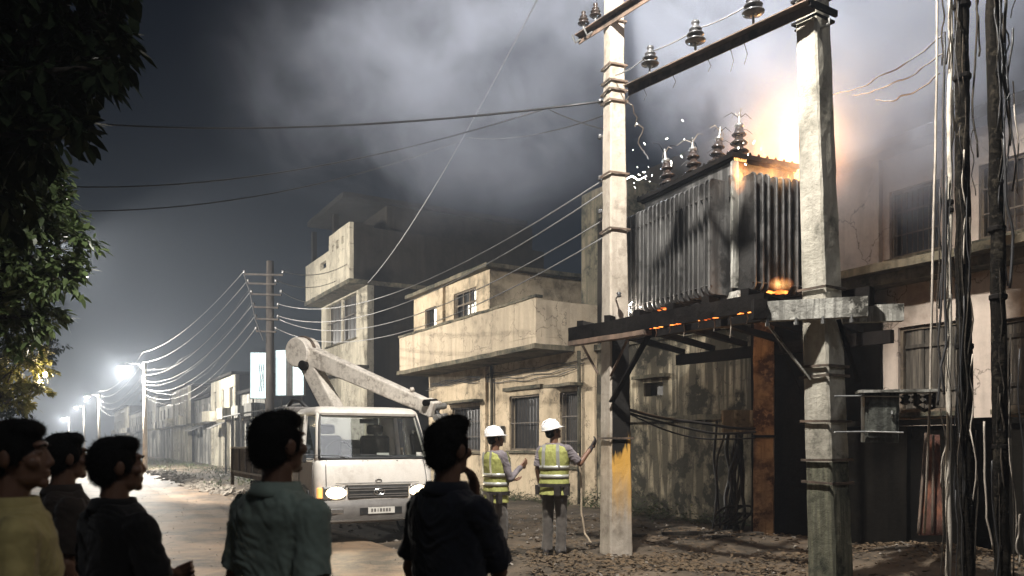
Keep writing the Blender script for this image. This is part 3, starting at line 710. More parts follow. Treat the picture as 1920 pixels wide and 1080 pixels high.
for z in (5.78, 5.5):
    MB().tube([RPM @ Vector((.0, -.20, z)), RPM @ Vector((.12, -.20, z + .01)), RPM @ Vector((.12, -.20, z + .06))], .013, 6).build('step_bolt', M['steel'], RPt)

# ---- platform
pf = thing('transformer_platform', 'charred steel and timber platform carrying the burning transformer', 'platform', (2.4, 10.2, gz(2.4, 10.2)), 0)
bd = (RP - LP).normalized(); bd.z = 0; bnv = Vector((bd.y, -bd.x, 0))
if bnv.y > 0: bnv = -bnv
A = LP + bnv * .27 - bd * .60; B = LP + bnv * .27 + bd * 2.55
def channel(a, b, hgt, wid, mat, name, par, up=(0, 0, 1)):
    a, b = Vector(a), Vector(b); t = (b - a).normalized(); x = t.cross(Vector(up)).normalized(); th_ = .012
    mb = MB(); mb.beam(a, b, th_, hgt)
    for s_ in (-1, 1):
        off = Vector(up) * s_ * (hgt / 2 - th_ / 2) - x * (wid / 2 + th_/2 + .0005) * 1
        mb.beam(a + off, b + off, wid, th_)
    return mb.build(name, M[mat], par)
def rbeam(a, b, w_, h_, mat, name, par, amp=.008, seed=0):
    a, b = Vector(a), Vector(b); L = (b - a).length; t = (b - a).normalized(); y = t.cross(Vector((0, 0, 1))).normalized(); z = y.cross(t)
    Mx = Matrix(((t.x, -y.x, z.x, a.x), (t.y, -y.y, z.y, a.y), (t.z, -y.z, z.z, a.z), (0, 0, 0, 1)))
    mb = MB(Mx); mb.rough(0, L, -w_/2, w_/2, -h_/2, h_/2, .09, amp, seed); return mb.build(name, M[mat], par)
zt = 2.95
fb = rbeam(A + Vector((0, 0, zt)), B + Vector((0, 0, zt)), .10, .18, 'sootdark', 'front_beam', pf, .008, 1)
rbeam(A + Vector((0, 0, zt - .12)) + bd * .02, LP + bnv * .27 + bd * .85 + Vector((0, 0, zt - .125)), .13, .06, 'rustbeam', 'bearer', pf, .006, 2)
A2 = LP - bnv * .27 - bd * .55; B2 = RP - bnv * .30 + bd * .25
rbeam(A2 + Vector((0, 0, zt)), B2 + Vector((0, 0, zt)), .10, .18, 'sootdark', 'rear_beam', pf, .008, 3)
PB = Vector((3.92, 12.45, 0))
BB0 = PB - bd * 1.9 - bnv * .12; BB1 = PB + bd * 2.0 - bnv * .12
rbeam(BB0 + Vector((0, 0, zt)), BB1 + Vector((0, 0, zt)), .10, .18, 'sootdark', 'back_beam', pf, .008, 4)
for k in range(6):
    s0 = A.lerp(B, .06 + k * .17); e0_ = BB0.lerp(BB1, .03 + k * .17)
    rbeam(s0 + Vector((0, 0, zt + .135)), e0_ + Vector((0, 0, zt + .135)), .09, .08, 'sootdark', 'joist', pf, .007, 5 + k)
cb = channel((2.44, 7.86, 2.79), (3.36, 7.55, 2.79), .19, .09, 'whitesteel', 'clamp_channel', pf)
channel((3.08, 8.16, 2.80), (3.90, 7.96, 2.80), .17, .09, 'whitesteel', 'clamp_channel', pf)
for x_ in (2.5, 2.75, 2.98, 3.22): MB().lathe([(.022, -.02), (.022, .012), (.012, .012), (.012, .05)], (x_, 7.86 - (x_ - 2.44) * .337 - .012, 2.66), 6).build('bolt', M['steel'], cb)
MB().beam((2.42, 7.83, 2.71), (2.42, 7.83, 2.90), .10, .13).build('clamp', M['sootdark'], cb)
# braces
def brace(a, b, w_, mat): return MB().beam(a, b, w_, w_ * .3).build('brace', M[mat], pf)
LPb = LP + bnv * .19
brace(LPb + Vector((0, 0, 2.02)) + bd * .12, LPb + bd * .78 + Vector((0, 0, 2.80)), .08, 'sootdark')
brace(LPb + Vector((0, 0, 2.35)) + bd * .10, LPb + bd * .42 + Vector((0, 0, 2.80)), .035, 'rustbeam')
brace(LPb + Vector((0, 0, 2.40)) - bd * .14, LPb - bd * .45 + Vector((0, 0, 2.80)), .04, 'rustbeam')
brace(RP + bnv * .20 - bd * .10 + Vector((0, 0, 2.12)), Vector((2.52, 7.95, 2.70)), .055, 'whitesteel')
brace(RP + bnv * .16 - bd * .22 + Vector((0, 0, 1.98)), Vector((2.62, 8.10, 2.68)), .03, 'sootdark')
brace(RP - bnv * .05 + Vector((.24, -.02, 2.10)), Vector((3.18, 7.80, 2.70)), .05, 'sootdark')
# drips of charred insulation hanging under the beam
for k in range(7):
    p = A.lerp(B, .50 + .07 * k) + Vector((0, 0, zt - .09)); ln = random.uniform(.08, .5) if k in (5, 6) else random.uniform(.06, .2)
    MB().tube([p, p + Vector((.01, 0, -ln * .5)), p + Vector((.0, .01, -ln))], [.008, .006, .003], 5).build('hanging_drip', M['wirepale'], pf)
# rear post
pp = thing('support_post', 'square post coloured with rust and orange fire glow behind the platform', 'post', (PB.x, PB.y, gz(PB.x, PB.y)), R(-20))
mb = MB(RM[pp.name]); mb.rough(-.15, .15, -.15, .15, -.1, 3.42, .1, .014, 60); mb.build('shaft', M['glowpost'], pp)
mb = MB(RM[pp.name]); mb.box(-.175, .175, -.175, -.153, 1.52, 1.56); mb.box(-.175, -.153, -.152, .175, 1.52, 1.56); mb.build('band', M['sootdark'], pp)
mb = MB(RM[pp.name]); mb.rough(-.62, -.155, -.14, .02, 1.60, 1.95, .08, .014, 61); mb.build('bracket_block', M['stain_wall'], pp)
# slack cable bundle from the left pole to the rear post
for k in range(3):
    a = LP + Vector((.16, -.05 + .03 * k, 1.93 - .03 * k)); b = PB + Vector((-.2, -.17, 1.72 - .07 * k)); pts = []
    for i in range(17):
        u = i / 16; q = a.lerp(b, u); q.z -= (.05 + .05 * k) * 4 * u * (1 - u) + .012 * math.sin(9 * u + k * 2); q.x += .012 * math.sin(13 * u + k); pts.append(q)
    tag(MB().tube(pts, [.022, .016, .012][k], 7).build('sagging_cable', M['wireblack'], None, smooth=True),
        ['thick top strand of the black cable bundle below the platform', 'middle strand of the black cable bundle below the platform', 'thin lowest strand of the black cable bundle below the platform'][k], 'cable', 'cables strung below the platform')

# ---- meter boxes on the right pole
mxb = thing('meter_box', 'scorched metal meter box strapped to the right concrete pole', 'box', (3.42, 7.72, 1.5), R(-14))
Mx = RM[mxb.name]
MB(Mx).rough(-.03, .27, -.10, .12, 0, .47, .08, .008, 70).build('case', M['boxgrey'], mxb)
MB(Mx).rough(-.08, .62, -.16, .16, .474, .50, .08, .008, 71).build('lid', M['whitesteel'], mxb)
MB(Mx).box(.0, .24, -.116, -.104, .05, .42).build('door', M['boxgrey'], mxb)
MB(Mx).tube([(.20, -.125, .24), (.20, -.14, .27), (.20, -.125, .30)], .008, 6).build('handle', M['steel'], mxb)
MB(Mx).tube([(.42, -.05, .47), (.42, -.05, .36), (.50, -.05, .30), (.58, -.04, .33), (.59, -.04, .47)], .018, 7).build('conduit', M['blackplastic'], mxb)
for k in range(3):
    MB(Mx).lathe([(.02, 0), (.05, .02), (.03, .05), (.05, .075), (.02, .10)], (.34 + .10 * k, -.02, .36), 10).build('fuse', M['porcelain2'], mxb, smooth=True)
for k, z in enumerate((.10, .44)):
    MB(Mx).tube([(-.32, -.22, z), (-.03, -.12, z + .005), (.30, -.13, z - .005)], .009, 6).build('strap', M['steel'], mxb)

# ---- cross arms and pin insulators
def pin_insulator(par, base, k=1.0, mat='porcelain', tilt=(0, 0, 1)):
    ax = Vector(tilt).normalized(); b = Vector(base)
    st = MB().lathe([(.012*k, 0), (.012*k, .09*k), (.03*k, .09*k), (.035*k, .11*k)], b, 8, ax).build('insulator', M['steel'], par)
    pr = [(.03, .10), (.095, .115), (.10, .125), (.055, .15), (.045, .165), (.08, .175), (.085, .185), (.05, .205), (.04, .215), (.06, .225), (.062, .235), (.035, .26), (.03, .285), (.04, .295), (.035, .315), (.0, .32)]
    MB().lathe([(r_ * k, z_ * k) for r_, z_ in pr], b, 16, ax).build('porcelain', M[mat], st, smooth=True)
    return st
ca = thing('cross_arm', 'long iron cross arm running from the right pole with three insulators', 'cross arm', (2.95, 7.68, 5.6), 0)
c0, c1 = Vector((2.90, 7.66, 5.68)), Vector((1.38, 9.48, 5.66))
mb = MB(); mb.beam(c0, c1, .012, .10); t_ = (c1 - c0).normalized(); x_ = t_.cross(Vector((0, 0, 1)))
mb.beam(c0 + Vector((0, 0, .044)) - x_ * .0505, c1 + Vector((0, 0, .044)) - x_ * .0505, .088, .012); mb.build('beam', M['rustbeam'], ca)
MB().beam(c0 + Vector((.28, .18, .02)), c0 + Vector((-.06, -.03, .02)), .03, .06).build('clamp', M['sootdark'], ca)
for f_, k in ((.27, 1.02), (.575, 1.0), (.845, .92)):
    b = c0.lerp(c1, f_) + Vector((0, 0, .05)) - x_ * .05
    pin_insulator(ca, b, k * 1.12, 'porcelain2', (.08 * (f_ - .5), 0, 1))
for f_ in (.40, .52, .33, .72, .90):
    b = c0.lerp(c1, f_) + Vector((0, 0, -.05)); ln = random.uniform(.12, .34)
    MB().tube([b, b + Vector((.03, 0, -ln * .5)), b + Vector((.0, .0, -ln))], .0045, 5).build('loose_strand', M['wireblack'], ca)
cl_ = thing('cross_arm', 'rusty cross arm near the top of the left pole', 'cross arm', (LP.x, LP.y - .2, 6.9), 0)
q0 = LP + Vector((-.05, -.2, 6.94)); q1 = q0 - bd * .70; q2 = q0 + bd * 1.7
mb = MB(); mb.beam(q1, q2, .014, .11); xx = (q2 - q1).normalized().cross(Vector((0, 0, 1)))
mb.beam(q1 + Vector((0, 0, .05)) + xx * .045, q2 + Vector((0, 0, .05)) + xx * .045, .075, .012); mb.build('beam', M['rustbeam'], cl_)
for f_ in (.06, .16, .72): pin_insulator(cl_, q1.lerp(q2, f_) + Vector((0, 0, .06)) + xx * .04, .8, 'porcelain')
for f_ in (.02, .12): 
    b = q1.lerp(q2, f_); MB().tube([b, b + Vector((-.08, 0, -.05)), b + Vector((-.12, 0, .05))], .014, 6).build('hook', M['steel'], cl_)

# ------------------------------------------------------------------ transformer
TC = Vector((2.62, 9.62, 3.14)); TR = math.atan2(.419, .908)
tf = thing('transformer', 'soot blackened finned transformer burning on its raised platform', 'transformer', TC, TR)
Mx = RM[tf.name]
ti = .34; L = 2.5; Wd = 1.36
tank = MB(Mx).rough(ti, Wd - .02, ti, L - .2, .14, 1.90, .12, .004, 80).build('tank', M['soot'], tf)
mb = MB(Mx); mb.rough(ti - .07, Wd + .02, ti - .06, L - .1, 1.94, 2.00, .12, .006, 81); mb.build('lid', M['sootdark'], tf)
mb = MB(Mx); mb.rough(ti - .03, Wd, ti - .03, L - .16, 1.903, 1.938, .12, .003, 82); mb.build('lid_flange', M['sootdark'], tf)
for i in range(18): MB(Mx).lathe([(.018, 0), (.018, .02), (.010, .021), (.010, .035)], (ti - .045, ti + .05 + i * .118, 2.0), 6).build('bolt', M['sootdark'], tf)
for i in range(7): MB(Mx).lathe([(.018, 0), (.018, .02), (.010, .021), (.010, .035)], (ti + .1 + i * .14, ti - .035, 2.0), 6).build('bolt', M['sootdark'], tf)
def fin(depth, hgt, th_):
    """pressed radiator fin: flat plate with rounded corners and a rolled outer edge; local x = outwards"""
    prof = []; r_ = .07
    for (cx, cz, a0) in ((depth - r_, r_, -90), (depth - r_, hgt - r_ * .8, 0)):
        for j in range(5):
            q = R(a0 + 90 * j / 4); prof.append((cx + r_ * math.cos(q), cz + (r_ if a0 < 0 else r_*.8) * math.sin(q)))
    prof = [(0, .0)] + prof + [(0, hgt)]
    mb = MB(); n_ = len(prof)
    inner = [(max(0, x - .014) if i not in (0, n_ - 1) else x, z) for i, (x, z) in enumerate(prof)]
    vs = [(x, -th_ * .35, z) for x, z in prof] + [(x, th_ * .35, z) for x, z in prof]
    fs = [tuple(range(n_)), tuple(reversed(range(n_, 2 * n_)))] + [(i, i + n_, (i + 1) % n_ + n_, (i + 1) % n_) for i in range(n_)]
    mb.add(vs, fs)
    pts = [(x, 0, z) for x, z in prof[1:-1]]
    mb.tube(pts, th_ * .62, 6)
    return mb
me = fin(.33, 1.44, .026).mesh('cooling_fin'); me.materials.append(M['soot'])
bm = bmesh.new(); bm.from_mesh(me); bmesh.ops.recalc_face_normals(bm, faces=bm.faces); bm.to_mesh(me); bm.free()
nf = 21
for i in range(nf):
    y_ = ti + .06 + i * (L - ti - .12) / (nf - 1)
    piece(me, 'cooling_fin', None, tf, Mx @ Matrix.Translation((ti - .003, y_, .22 + .006 * math.sin(i * 2.1))) @ Matrix.Rotation(R(180 + 1.5 * math.sin(i * 1.7)), 4, 'Z'))
for i in range(9):
    x_ = ti + .06 + i * .112
    piece(me, 'cooling_fin', None, tf, Mx @ Matrix.Translation((x_, ti - .003, .24 + .006 * math.sin(i * 1.3))) @ Matrix.Rotation(R(-90 + 1.5 * math.sin(i * 2.3)), 4, 'Z'))
for z in (.33, 1.44):
    MB(Mx).tube([(.03, ti + .04, z), (.03, L - .1, z)], .012, 6).build('fin_tie_bar', M['soot'], tf)
MB(Mx).tube([(ti + .03, .03, .33), (Wd, .03, .33)], .012, 6).build('fin_tie_bar', M['soot'], tf)
# corner stiffener, lifting lug, drain valve, base skids
MB(Mx).rough(ti - .05, ti + .045, ti - .05, ti - .006, .30, 1.89, .08, .004, 83).build('corner_post', M['whitesteel'], tf)
MB(Mx).box(ti - .06, ti - .004, ti + .0, ti + .03, 1.45, 1.72).build('lifting_lug', M['soot'], tf)
mb = MB(Mx); mb.hexa([(ti-.08,ti-.20,.02),(ti+.28,ti-.20,.02),(ti+.28,ti+.1,.02),(ti-.08,ti+.1,.02),(ti-.02,ti-.10,.26),(ti+.2,ti-.10,.26),(ti+.2,ti+.1,.26),(ti-.02,ti+.1,.26)]); mb.build('jacking_foot', M['whitesteel'], tf)
MB(Mx).lathe([(.03, 0), (.03, .07), (.05, .07), (.05, .10), (.02, .10), (.02, .15)], (ti + .30, ti - .002, .24), 10, (0, -1, 0)).build('drain_valve', M['steel'], tf)
for y_ in (ti + .3, L - .55): MB(Mx).rough(ti - .35, Wd + .05, y_ - .06, y_ + .06, .04, .136, .12, .005, 84 + y_).build('skid', M['sootdark'], tf)
for x_ in (ti + .08, Wd - .15): MB(Mx).rough(x_ - .05, x_ + .05, ti - .25, L + .05, .139 - .10, .139, .12, .004, 86 + x_).build('skid', M['sootdark'], tf)
MB(Mx).rough(ti + .02, Wd - .04, ti + .02, L - .24, .142, .22, .15, .008, 88).build('base_plate', M['sootdark'], tf)
# bushings
BUSH = []
for j, (y_, k, tl) in enumerate(((1.92, 1.15, (-.10, 0)), (1.36, 1.1, (-.04, .02)), (.93, 1.08, (.10, -.04)), (.50, 1.15, (.02, 0)))):
    b = Mx @ Vector((.50 + .02 * j, y_, 1.995)); ax = Vector((tl[0], tl[1], 1)).normalized()
    bu = MB().lathe([(.075*k, 0), (.075*k, .05*k), (.05*k, .055*k), (.05*k, .10*k)], b, 14, ax).build('bushing', M['sootdark'], tf, smooth=False)
    for s_ in range(3):
        z = (.085 + .095 * s_) * k; r_ = (.115 - .016 * s_) * k
        MB().lathe([(.045*k, z), (r_*.93, z + .004*k), (r_, z + .014*k), (r_*.8, z + .03*k), (.05*k, z + .055*k), (.045*k, z + .095*k)], b, 16, ax).build('shed', M['porcelain'], bu, smooth=True)
    MB().lathe([(.045*k, .37*k), (.055*k, .385*k), (.045*k, .41*k), (.018*k, .42*k), (.014*k, .50*k), (.022*k, .505*k), (.008*k, .54*k)], b, 10, ax).build('terminal', M['steel'], bu)
    tip = b + ax * .5 * k; BUSH.append(tip)
    for q in range(4):
        an = q * 1.7 + j; ln = random.uniform(.10, .24)
        e_ = tip + Vector((math.cos(an) * ln, math.sin(an) * ln, random.uniform(-.10, .12)))
        MB().tube([tip + Vector((0, 0, -.03)), tip.lerp(e_, .5) + Vector((0, 0, .05)), e_], [.006, .005, .003], 5).build('lead', M['wirepale'] if q % 2 else M['sootdark'], bu)
    for q in range(3):
        an = q * 2.1 + j * .7; m0 = b + ax * (.15 + .1 * q) * k; e_ = m0 + Vector((math.cos(an) * .17, math.sin(an) * .17, -.06))
        MB().tube([m0, m0.lerp(e_, .6) + Vector((0, 0, .03)), e_], [.005, .004, .003], 5).build('frayed_wire', M['wireblack'], bu)

# ------------------------------------------------------------------ bucket truck
yw = R(29); fdir = Vector((math.sin(yw), -math.cos(yw), 0)); xdir = Vector((fdir.y, -fdir.x, 0))
XS = 1.10
KS = .947
fc = Vector((-3.02 * KS, 12.35 * KS, 0)) - xdir * .86 * XS
tk = thing('bucket_truck', 'white bucket truck with folded boom and headlights on', 'truck', (fc.x, fc.y, 0), math.atan2(xdir.y, xdir.x))
Mx = RM[tk.name]; T = lambda: MB(Mx @ Matrix.Diagonal((XS, 1, 1, 1)))
def rrect(hw, y0, y1, z, r_=.12, crown=0.0):      # plan outline (front y1, back y0) at height z with rounded front corners
    pts = []
    for cx, cy_, a0 in ((hw - r_, y1 - r_, 90), (-hw + r_, y1 - r_, 180)):
        pass
    out = []
    for j in range(6):
        q = R(0 + 90 * j / 5); out.append((hw - r_ + r_ * math.cos(q), y1 - r_ + r_ * math.sin(q), z))
    for j in range(1, 6):
        u = j / 6; x = (hw - r_) * (1 - 2 * u); out.append((x, y1 + crown * (1 - (x / hw) ** 2), z))
    for j in range(6):
        q = R(90 + 90 * j / 5); out.append((-hw + r_ + r_ * math.cos(q), y1 - r_ + r_ * math.sin(q), z))
    out += [(-hw, y0, z), (-hw * .3, y0, z), (hw * .3, y0, z), (hw, y0, z)]
    return out
low = [(.56, .84, -.03, .14), (.62, .85, -.02, .14), (.80, .855, -.02, .14), (1.0, .855, -.045, .14), (1.15, .852, -.085, .13), (1.235, .848, -.115, .12), (1.26, .835, -.14, .12)]
o = T().loft([rrect(hw, -1.55, y, z, r_, .05) for z, hw, y, r_ in low]).build('cab_body', M['truckwhite'], tk); autosmooth(o, 38)
rf = [(1.92, .765, -.40, .14), (1.955, .765, -.385, .14), (2.0, .755, -.42, .15), (2.045, .72, -.50, .16), (2.065, .64, -.62, .18)]
o = T().loft([rrect(hw, -1.55 + (.03 if z > 2.03 else 0), y, z, r_, .05) for z, hw, y, r_ in rf]).build('cab_roof', M['truckwhite'], tk); autosmooth(o, 50)
for s_ in (-1, 1):
    T().tube([(s_*.80, -.17, 1.24), (s_*.755, -.33, 1.60), (s_*.715, -.475, 1.95)], [.045, .038, .040], 8).build('pillar', M['truckwhite'], tk, smooth=True)
    T().beam((s_*.815, -1.02, 1.24), (s_*.745, -1.02, 1.94), .05, .09, (0, 1, 0)).build('pillar', M['truckwhite'], tk)
    T().beam((s_*.815, -1.50, 1.24), (s_*.745, -1.50, 1.94), .06, .09, (0, 1, 0)).build('pillar', M['truckwhite'], tk)
    sw_ = T(); sw_.add([(s_*.81,-.24,1.25),(s_*.81,-.98,1.25),(s_*.755,-.98,1.93),(s_*.735,-.50,1.93)], [(0,1,2,3)]); sw_.build('side_window', M['glass'], tk)
    dr = T().box(s_*.8525 - .008, s_*.8525 + .008, -1.0, -.22, .62, 1.22).build('door', M['truckwhite'], tk, bevel=.006)
    T().box(s_*.868 - .008, s_*.868 + .012, -.95, -.80, 1.08, 1.12).build('handle', M['blackplastic'], dr)
rw = T(); rw.box(-.76, .76, -1.56, -1.50, 1.262, 1.40); rw.box(-.74, -.50, -1.56, -1.50, 1.402, 1.92); rw.box(.50, .74, -1.56, -1.50, 1.402, 1.92); rw.build('rear_panel', M['truckwhite'], tk)
T().add([(-.5,-1.53,1.40),(.5,-1.53,1.40),(.5,-1.53,1.915),(-.5,-1.53,1.915)], [(0,1,2,3)]).build('rear_window', M['glass'], tk)
ws = []
for z, hw, y in ((1.262, .79, -.095), (1.45, .768, -.185), (1.65, .745, -.275), (1.80, .725, -.345), (1.925, .705, -.40)):
    ws.append([(hw * (1 - 2 * j / 8), y - .05 * ((1 - 2 * j / 8) ** 2) + .005, z) for j in range(9)])
mb = T(); mb.add([p for r_ in ws for p in r_], [(i*9+j, i*9+j+1, (i+1)*9+j+1, (i+1)*9+j) for i in range(4) for j in range(8)])
wsh = mb.build('windscreen', M['glass'], tk, smooth=True)
rim = [ws[0][j] for j in range(9)] + [ws[i][8] for i in range(1, 5)] + [ws[4][j] for j in range(7, -1, -1)] + [ws[i][0] for i in range(3, 0, -1)] + [ws[0][0]]
T().tube([(x, y + .012, z) for x, y, z in rim], .02, 6).build('seal', M['blackplastic'], wsh, smooth=True)
for x0 in (.42, -.30):
    wp = T().tube([(x0, -.075, 1.262), (x0 + .10, -.085, 1.30), (x0 + .58, -.118, 1.325)], [.012, .008, .006], 6).build('wiper', M['blackplastic'], tk)
for x0 in (.2, .13, -.05, -.30): T().ell((x0, -.072, 1.222), (.018, .012, .008), n=8, m=5).build('washer_nozzle', M['blackplastic'], tk)
T().box(-.70, -.62, -.152, -.146, 1.29, 1.35).build('sticker', M['plate'], tk)
for s_ in (-1, 1):
    T().tube([(s_*.725, -.012, .60), (s_*.725, .004, .80), (s_*.722, -.025, 1.0), (s_*.715, -.07, 1.15), (s_*.70, -.10, 1.235)], .004, 5).build('panel_gap', M['ink'], tk)
    for y_ in (-.215, -1.005): T().tube([(s_*.8625, y_, .62), (s_*.862, y_, 1.22)], .005, 5).build('panel_gap', M['ink'], tk)
    T().tube([(s_*.8625, -.215, .615), (s_*.8625, -1.005, .615)], .005, 5).build('panel_gap', M['ink'], tk)
T().tube([(-.60, .012, .895), (0, .034, .895), (.60, .012, .895)], .0035, 5).build('panel_gap', M['ink'], tk)
# interior
T().rough(-.74, .74, -.52, -.24, 1.10, 1.30, .2, .012, 3).build('dashboard', M['seat'], tk)
for x0 in (.38, -.38):
    st_ = T().box(x0 - .24, x0 + .24, -1.35, -.85, 1.0, 1.20).build('seat', M['seat'], tk, bevel=.04)
    T().box(x0 - .23, x0 + .23, -1.42, -1.28, 1.20, 1.62).build('backrest', M['seat'], st_, bevel=.05)
    T().box(x0 - .13, x0 + .13, -1.40, -1.30, 1.64, 1.80).build('headrest', M['seat'], st_, bevel=.04)
T().tube([(.38 + .19 * math.cos(q * math.pi / 8), -.62 - .05 * math.sin(q * math.pi / 8), 1.36 + .17 * math.sin(q * math.pi / 8)) for q in range(17)], .014, 6, False).build('steering_wheel', M['blackplastic'], tk)
T().box(-.13, .13, -.46, -.44, 1.80, 1.87).build('mirror', M['blackplastic'], tk)
T().box(-.30, -.12, -.44, -.425, 1.275, 1.34).build('dash_papers', M['plate'], tk)
for s_ in (-1, 1):
    mr = T().box(s_*1.0 - .075, s_*1.0 + .075, -.33, -.28, 1.20, 1.47).build('side_mirror', M['blackplastic'], tk, bevel=.02)
    T().tube([(s_*.84, -.26, 1.25), (s_*.98, -.305, 1.24)], .012, 6).build('arm', M['blackplastic'], mr)
# grille, lights, bumper
gr = T().box(-.44, .44, .005, .040, .665, .845).build('grille', M['blackplastic'], tk, bevel=.02)
for z in (.69, .725, .785, .82): T().box(-.42, .42, .042, .050, z - .008, z + .008).build('slat', M['bumper'], gr)
T().tube([(.075 * math.cos(q * math.pi / 8), .055, .757 + .048 * math.sin(q * math.pi / 8)) for q in range(17)], .009, 6, False).build('emblem', M['chrome'], gr)
T().tube([(.032 * math.cos(q * math.pi / 8), .055, .765 + .035 * math.sin(q * math.pi / 8)) for q in range(17)], .007, 6, False).build('emblem', M['chrome'], gr)
T().tube([(-.06, .055, .775), (.06, .055, .775)], .006, 6).build('emblem', M['chrome'], gr)
T().tube([(.045 * math.cos(q * math.pi / 6), .024, .925 + .024 * math.sin(q * math.pi / 6)) for q in range(13)], .006, 6, False).build('badge', M['bumper'], tk)
T().box(-.47, .47, .0, .028, .85, .868).build('trim', M['chrome'], tk)
for s_ in (-1, 1):
    hl = T().box(s_*.62 - .165, s_*.62 + .165, -.04, .028, .655, .855).build('headlight', M['chrome'], tk, bevel=.03)
    T().ell((s_*.60, .022, .755), (.145, .03, .088), n=18, m=10).build('lens', M['headlight'], hl, smooth=True)
    T().box(s_*.80 - .03, s_*.80 + .035, -.10, .004, .675, .835).build('indicator', M['indicator'], hl, bevel=.015)
    ld = bpy.data.lights.new('headlight_beam', 'SPOT'); ld.energy = 60; ld.color = (1, .86, .62); ld.spot_size = R(100); ld.spot_blend = .8; ld.shadow_soft_size = .06
    lo_ = bpy.data.objects.new('headlight_beam', ld); COL.objects.link(lo_); lo_.parent = hl
    lo_.matrix_local = Matrix.Translation((s_*.60*XS, .10, .755)) @ Matrix.Rotation(R(-97), 4, 'X') @ Matrix.Rotation(R(180), 4, 'Y').inverted() if False else Matrix.Translation((s_*.60*XS, .10, .755)) @ Vector((0, -1, .14)).to_track_quat('Z', 'Y').to_matrix().to_4x4()
bmp = T(); bmp.loft([rrect(.86, -.30, y, z, .12, .05) for z, y in ((.30, -.02), (.33, .06), (.42, .085), (.545, .085), (.60, .06), (.645, .03))])
bp = bmp.build('bumper', M['bumper'], tk); autosmooth(bp, 40)
T().box(-.30, .30, .118, .139, .43, .53).build('air_slot', M['blackplastic'], bp)
pl = T().box(-.19, .19, .142, .152, .44, .535).build('licence_plate', M['plate'], bp)
for k, w_ in enumerate((.028, .028, .012, .03, .026, .03, .026)): T().box(.135 - k*.042 - w_/2, .135 - k*.042 + w_/2, .1525, .1545, .465, .515).build('character', M['bumper'], pl)
for s_ in (-1, 1): T().box(s_*.60 - .10, s_*.60 + .10, .094, .115, .45, .53).build('fog_lamp', M['chrome'], bp, bevel=.01)
T().box(-.80, .80, .085, .120, .335, .365).build('lower_strip', M['chrome'], bp)
# chassis, wheels, bed
ch = T(); ch.box(-.42, -.34, -6.0, -.2, .48, .62); ch.box(.34, .42, -6.0, -.2, .48, .62); ch.box(-.6, .6, -1.5, -.3, .40, .555); ch.build('chassis', M['chassis'], tk)
def wheel(x0, y0, r_=.345, w_=.2):
    t_ = T().lathe([(r_*.6, -w_/2), (r_*.92, -w_/2), (r_, -w_/2 + .03), (r_, w_/2 - .03), (r_*.92, w_/2), (r_*.6, w_/2)], (x0, y0, r_), 28, (1, 0, 0)).build('wheel', M['tyre'], tk, smooth=False)
    autosmooth(t_, 40)
    for s_ in (-1, 1):
        T().lathe([(r_*.62, 0), (r_*.60, .012), (r_*.45, .0), (r_*.2, .02), (r_*.18, .05), (0, .052)], (x0 + s_*w_/2, y0, r_), 20, (s_, 0, 0)).build('rim', M['rim'], t_, smooth=True)
for s_ in (-1, 1):
    wheel(s_*.70, -.72); wheel(s_*.74, -4.35)
    T().tube([(s_*.86, -.35, .62), (s_*.86, -.42, .76), (s_*.86, -.72, .83), (s_*.86, -1.02, .76), (s_*.86, -1.09, .6)], .03, 6).build('wheel_arch', M['blackplastic'], tk)
    T().tube([(s_*.90, -3.8, .88), (s_*.90, -3.85, .68), (s_*.90, -3.9, .45)], .02, 6).build('guard_bar', M['bedrail'], tk)
    T().box(s_*.70 - .16, s_*.70 + .16, -4.85, -4.82, .28, .75).build('mud_flap', M['chassis'], tk)
T().box(-.95, .95, -6.25, -1.72, .80, .88).build('bed_floor', M['bedwood'], tk)
for s_ in (-1, 1):
    sd = T().box(s_*.935 - .015, s_*.935 + .015, -6.22, -1.75, .905, 1.38).build('side_board', M['bedwood'], tk)
    for z in (.90, 1.395): T().box(s_*.95 - .025, s_*.95 + .025, -6.25, -1.72, z - .018, z + .018).build('rail', M['bedrail'], sd)
    for k in range(7): T().box(s_*.962 - .014, s_*.962 + .014, -6.22 + k*.74, -6.17 + k*.74, .92, 1.375).build('stake', M['bedwood'], sd)
    T().box(s_*.95 - .03, s_*.95 + .03, -6.30, -6.252, .60, 1.41).build('corner_post', M['bedrail'], sd)
tb = T().box(-.90, .90, -6.25, -6.225, .905, 1.38).build('tail_board', M['bedwood'], tk)
T().box(-.90, .90, -6.28, -6.252, 1.37, 1.41).build('rail', M['bedrail'], tb)
T().box(-.90, .90, -1.74, -1.70, .885, 1.55).build('head_board', M['truckwhite'], tk)
# turret and folded boom
def TL(p): return Mx.inverted() @ Vector(p)
tz = 2.2
T().lathe([(.34, .88), (.34, 1.15), (.22, 1.2), (.20, 1.75), (.26, 1.78), (.26, 1.95)], (-.05, -2.42, 0), 20).build('turret', M['boomwhite'], tk)
T().box(-.45, .55, -2.75, -2.1, 1.5, 1.95).build('turret_deck', M['boomwhite'], tk, bevel=.03)
T().tube([(.3, -2.2, 1.95), (.55, -2.3, 2.22), (.62, -2.5, 2.25), (.7, -2.7, 2.05)], .03, 8).build('hydraulic_hose', M['blackplastic'], tk, smooth=True)
T().box(.35, .75, -2.45, -2.2, 1.95, 2.12).build('valve_block', M['bumper'], tk, bevel=.02)
foot = Vector(Mx @ Vector((-.02, -2.35, 2.05))); knee = Vector((-3.98 * KS, 15.25 * KS, 1.5 + 1.72 * KS)); tip = Vector((-1.46 * KS, 14.0 * KS, 1.5 + .63 * KS))
lb = MB(); lb.beam(foot, knee, .26, .30, (tip - knee).cross(foot - knee).cross(knee - foot), .24, .30)
o = lb.build('lower_boom', M['boomwhite'], tk, bevel=.025)
